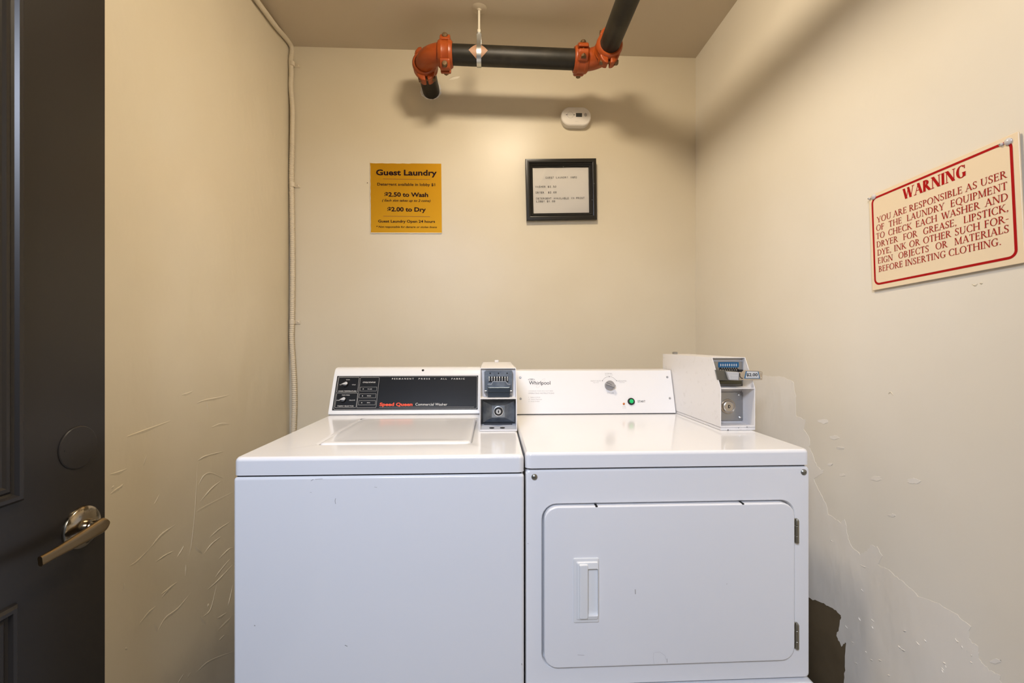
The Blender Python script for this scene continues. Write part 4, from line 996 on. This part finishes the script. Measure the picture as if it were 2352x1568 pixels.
b = NB(); lathe(b, Mk, [(0.0076, 0.003), (0.0076, 0.006), (0.0065, 0.0072), (0.0001, 0.0075)], 30); part('button_cap', b, M_green, sb, MC, label='green push button')
q = hit(*z3(1547, 629), MC, 0.002); b = NB(); lathe(b, Matrix.Translation((q.x, q.y, 0)), [(0.0040, 0), (0.0038, 0.0015), (0.002, 0.0028), (0.0001, 0.003)], 20); part('indicator_light', b, M_amber, dr, MC, label='small amber indicator')
# coin box of the dryer
wD = 0.1035
o = cam2w(0.604, 1.318); PD = [(0, 0), (0.0, 0.113), (0.052, 0.2005), (0.442, 0.2005), (0.442, 0)]
MRb = Matrix.Translation((o.x, o.y, DH+0.0015)) @ Matrix.Rotation(aD, 4, 'Z')
b = NB(); box(b, 0.0015, wD+0.001, 0.001, 0.442, -0.001, 0.008, 0.001, 1); 
MDb = MRb @ Matrix.Translation((0, 0, 0.0085))
cb2 = part('coin_box', coin_shell(wD, PD, 0.113, 0.066), M_boxw, dr, MDb, label='deep white metal coin box at the right end of the dryer')
part('riser', b, M_boxw, cb2, MRb)
Fe = fr_at(MDb, 0.064)
def z4(X, Y): return (1630 + X/8.708, 815 + Y/8.708)
b = NB(); x0, x1, y0, y1 = rect_px(z4, Fe, 60, 125, 648, 585); box(b, max(x0, .003), x1, y0, y1, 0.0, 0.0035, 0.001, 1); part('coin_plate', b, M_steel, cb2, Fe)
b = NB(); x0, x1, y0, y1 = rect_px(z4, Fe, 172, 140, 583, 250, 0.004); prism(b, rrect(x0, x1, y0, y1, .002, 3), 0.0035, 0.0045); lb = part('blue_label', b, M_blue, cb2, Fe, label='blue label with eight pale ovals')
b = NB()
for i in range(8):
    q = hit(*z4(222 + i*44.2, 200), Fe, 0.0046); flat(b, [(q.x+.0018*math.cos(t), q.y+.0042*math.sin(t)) for t in [j*math.pi/9 for j in range(18)]], 0.0048)
for i in range(8): 
    pass
part('label_ovals', b, M_tagw, cb2, Fe)
b = NB(); x0, x1, y0, y1 = rect_px(z4, Fe, 195, 250, 575, 345, 0.004); box(b, x0, x1, y0, y1, 0.003, 0.0042)
x0, x1, y0, y1 = rect_px(z4, Fe, 570, 290, 650, 335, 0.004); box(b, x0, x1, y0, y1, 0.003, 0.010, 0.001, 1)
part('coin_slots', b, M_dark, cb2, Fe)
b = NB()
for i in range(8):
    for yy, hh in ((262, 12), (298, 13)):
        q = hit(*z4(250 + (i-0.65 if yy > 280 else i-0.05)*45, yy), Fe, 0.005)
        if 0 <= i < 8: box(b, q.x-.0013, q.x+.0013, q.y-.0013*hh/12, q.y+.0013*hh/12, 0.004, 0.006, .0003, 1)
part('slot_fins', b, M_bright, cb2, Fe)
# slide body from the plate to the front, with its face bar
Fs = fr_at(MDb, 0.002)
ql = [hit(*z4(*p), Fs) for p in ((150, 300), (600, 335), (590, 510), (195, 505))]
b = NB()
x0 = 0.006; x1 = ql[1].x; ya = ql[3].y; yb_ = ql[0].y
box(b, x0, x1-.006, (ya+yb_)/2-.004, (ya+yb_)/2+.004, -0.060, -0.012, 0.001, 1)
pts = [tuple(p) for p in ql]; prism(b, pts, -0.016, -0.010, r=0.0008, seg=1)
sl2 = part('coin_slide', b, mat('dark_grey_slide', (0.20, 0.20, 0.18), 0.35, 0.9), cb2, Fs, label='grey steel slide with a price tag')
b = NB(); prism(b, [tuple(hit(*z4(*p), Fs)) for p in ((345, 332), (592, 345), (585, 508), (400, 500))], -0.010, 0.0, r=0.001, seg=1)
prism(b, [tuple(hit(*z4(*p), Fs)) for p in ((425, 402), (560, 408), (555, 495), (438, 490))], -0.001, 0.001, r=0.0006, seg=1)
part('slide_grip', b, mat('pale_grey_plastic', (0.50, 0.50, 0.50), 0.4), cb2, Fs)
b = NB(); tp_ = [tuple(hit(*z4(*p), Fs)) for p in ((590, 345), (640, 350), (690, 305), (735, 303), (985, 312), (1045, 330), (1058, 350), (1050, 498), (870, 505), (640, 495), (588, 505))]
prism(b, tp_, -0.005, 0.0008, r=0.0006, seg=1); part('slide_bar', b, M_nickel, cb2, Fs)
b = NB(); line2(b, [hit(*z4(*p), Fs) for p in ((598, 365), (600, 425), (630, 465), (662, 468))], 0.0022, 0.0012); part('slide_notch', b, M_dark, cb2, Fs)
tag = [hit(*z4(*p), Fs) for p in ((722, 322), (970, 330), (1000, 472), (690, 470))]
b = NB(); prism(b, [tuple(p) for p in tag], 0.0008, 0.0018); part('tag_border', b, M_blue, cb2, Fs)
tc_ = sum((Vector(p) for p in tag), Vector((0, 0)))/4
b = NB(); flat(b, [tuple(tc_.lerp(Vector(p), 0.88) + Vector((0, 0.0006))) for p in tag], 0.0020); part('price_tag', b, M_tagw, cb2, Fs, label='white tag printed $2.00')
b = NB(); Fs2 = Fs @ Matrix.Translation((0, 0, 0.0021)); write_px(b, Fs2, "$2.00", z4(735, 422), z4(958, 424), 62/8.708, z=0.0002, bold=0.02); part('lettering', b, M_prdark, cb2, Fs2)
b = NB()
for p in ((1020, 355), (1025, 455)):
    q = hit(*z4(*p), Fs); lathe(b, Matrix.Translation((q.x, q.y, 0.0008)), [(0.0016, 0), (0.0012, 0.0012)], 10)
part('rivets', b, M_bright, cb2, Fs)
b = NB(); x0, x1, y0, y1 = rect_px(z4, Fe, 195, 515, 650, 585, 0.02); box(b, max(x0, .004), x1, y0, y1, 0.002, 0.020, 0.001, 1); part('slide_channel', b, mat('olive_steel', (0.12, 0.115, 0.08), 0.4, 0.9), cb2, Fe)
# lower lock plate
b = NB(); x0, x1, y0, y1 = rect_px(z4, Fe, 100, 742, 660, 1312); box(b, .003, x1, y0, y1, 0, 0.003, 0.001, 1); part('lock_plate', b, M_steel, cb2, Fe)
q = hit(*z4(372, 1030), Fe, 0.006); Mk = Matrix.Translation((q.x, q.y, 0.002))
b = NB(); lathe(b, Mk, [(0.0235, 0.0), (0.0225, 0.0035), (0.0205, 0.0015), (0.0195, 0.0015), (0.0185, 0.006), (0.0165, 0.0085), (0.0140, 0.0095), (0.0135, 0.0088), (0.0001, 0.0085)], 44); part('lock', b, M_nickel, cb2, Fe, label='large round satin nickel lock')
b = NB(); q2 = hit(*z4(393, 1030), Fe, 0.011); pts = [(q2.x-.0030, q2.y-.0050), (q2.x+.0005, q2.y-.0050)] + [(q2.x+.0005+.0035*math.cos(t), q2.y+.0050*math.sin(t)) for t in [math.radians(-80+160*i/8) for i in range(9)]] + [(q2.x-.0030, q2.y+.0050)]
prism(b, pts, 0.0100, 0.0112)
part('keyhole', b, M_dark, cb2, Fe)
b = NB(); flat(b, [(q2.x+.0016*math.cos(t)+.0008, q2.y+.0034*math.sin(t)) for t in [i*math.pi/8 for i in range(16)]], 0.0114); part('keyway', b, M_nickel, cb2, Fe)
for p in ((585, 782), (602, 1252)):
    q = hit(*z4(*p), Fe); b = NB(); lathe(b, Matrix.Translation((q.x, q.y, 0.002)), [(0.0062, 0), (0.0058, 0.0022), (0.0035, 0.004), (0.0001, 0.0048)], 24); part('rivet', b, M_steel, cb2, Fe)
b = NB()
Fd = fr_at(MRb, 0.0)
for p, r in (((370, 1500), .0016), ((583, 1458), .001), ((750, 1440), .0014)):
    q = hit(*z4(*p), Fd, 0.0006); lathe(b, Matrix.Translation((q.x, q.y, 0)), [(r, 0), (r*.8, 0.0006)], 8)
part('paint_chips', b, M_dark, cb2, Fd, kind='stuff')
b = NB(); box(b, 0.028, 0.044, 0.405, 0.421, 0.2005, 0.209, 0.002, 1); part('rear_latch', b, M_steel, cb2, MDb)
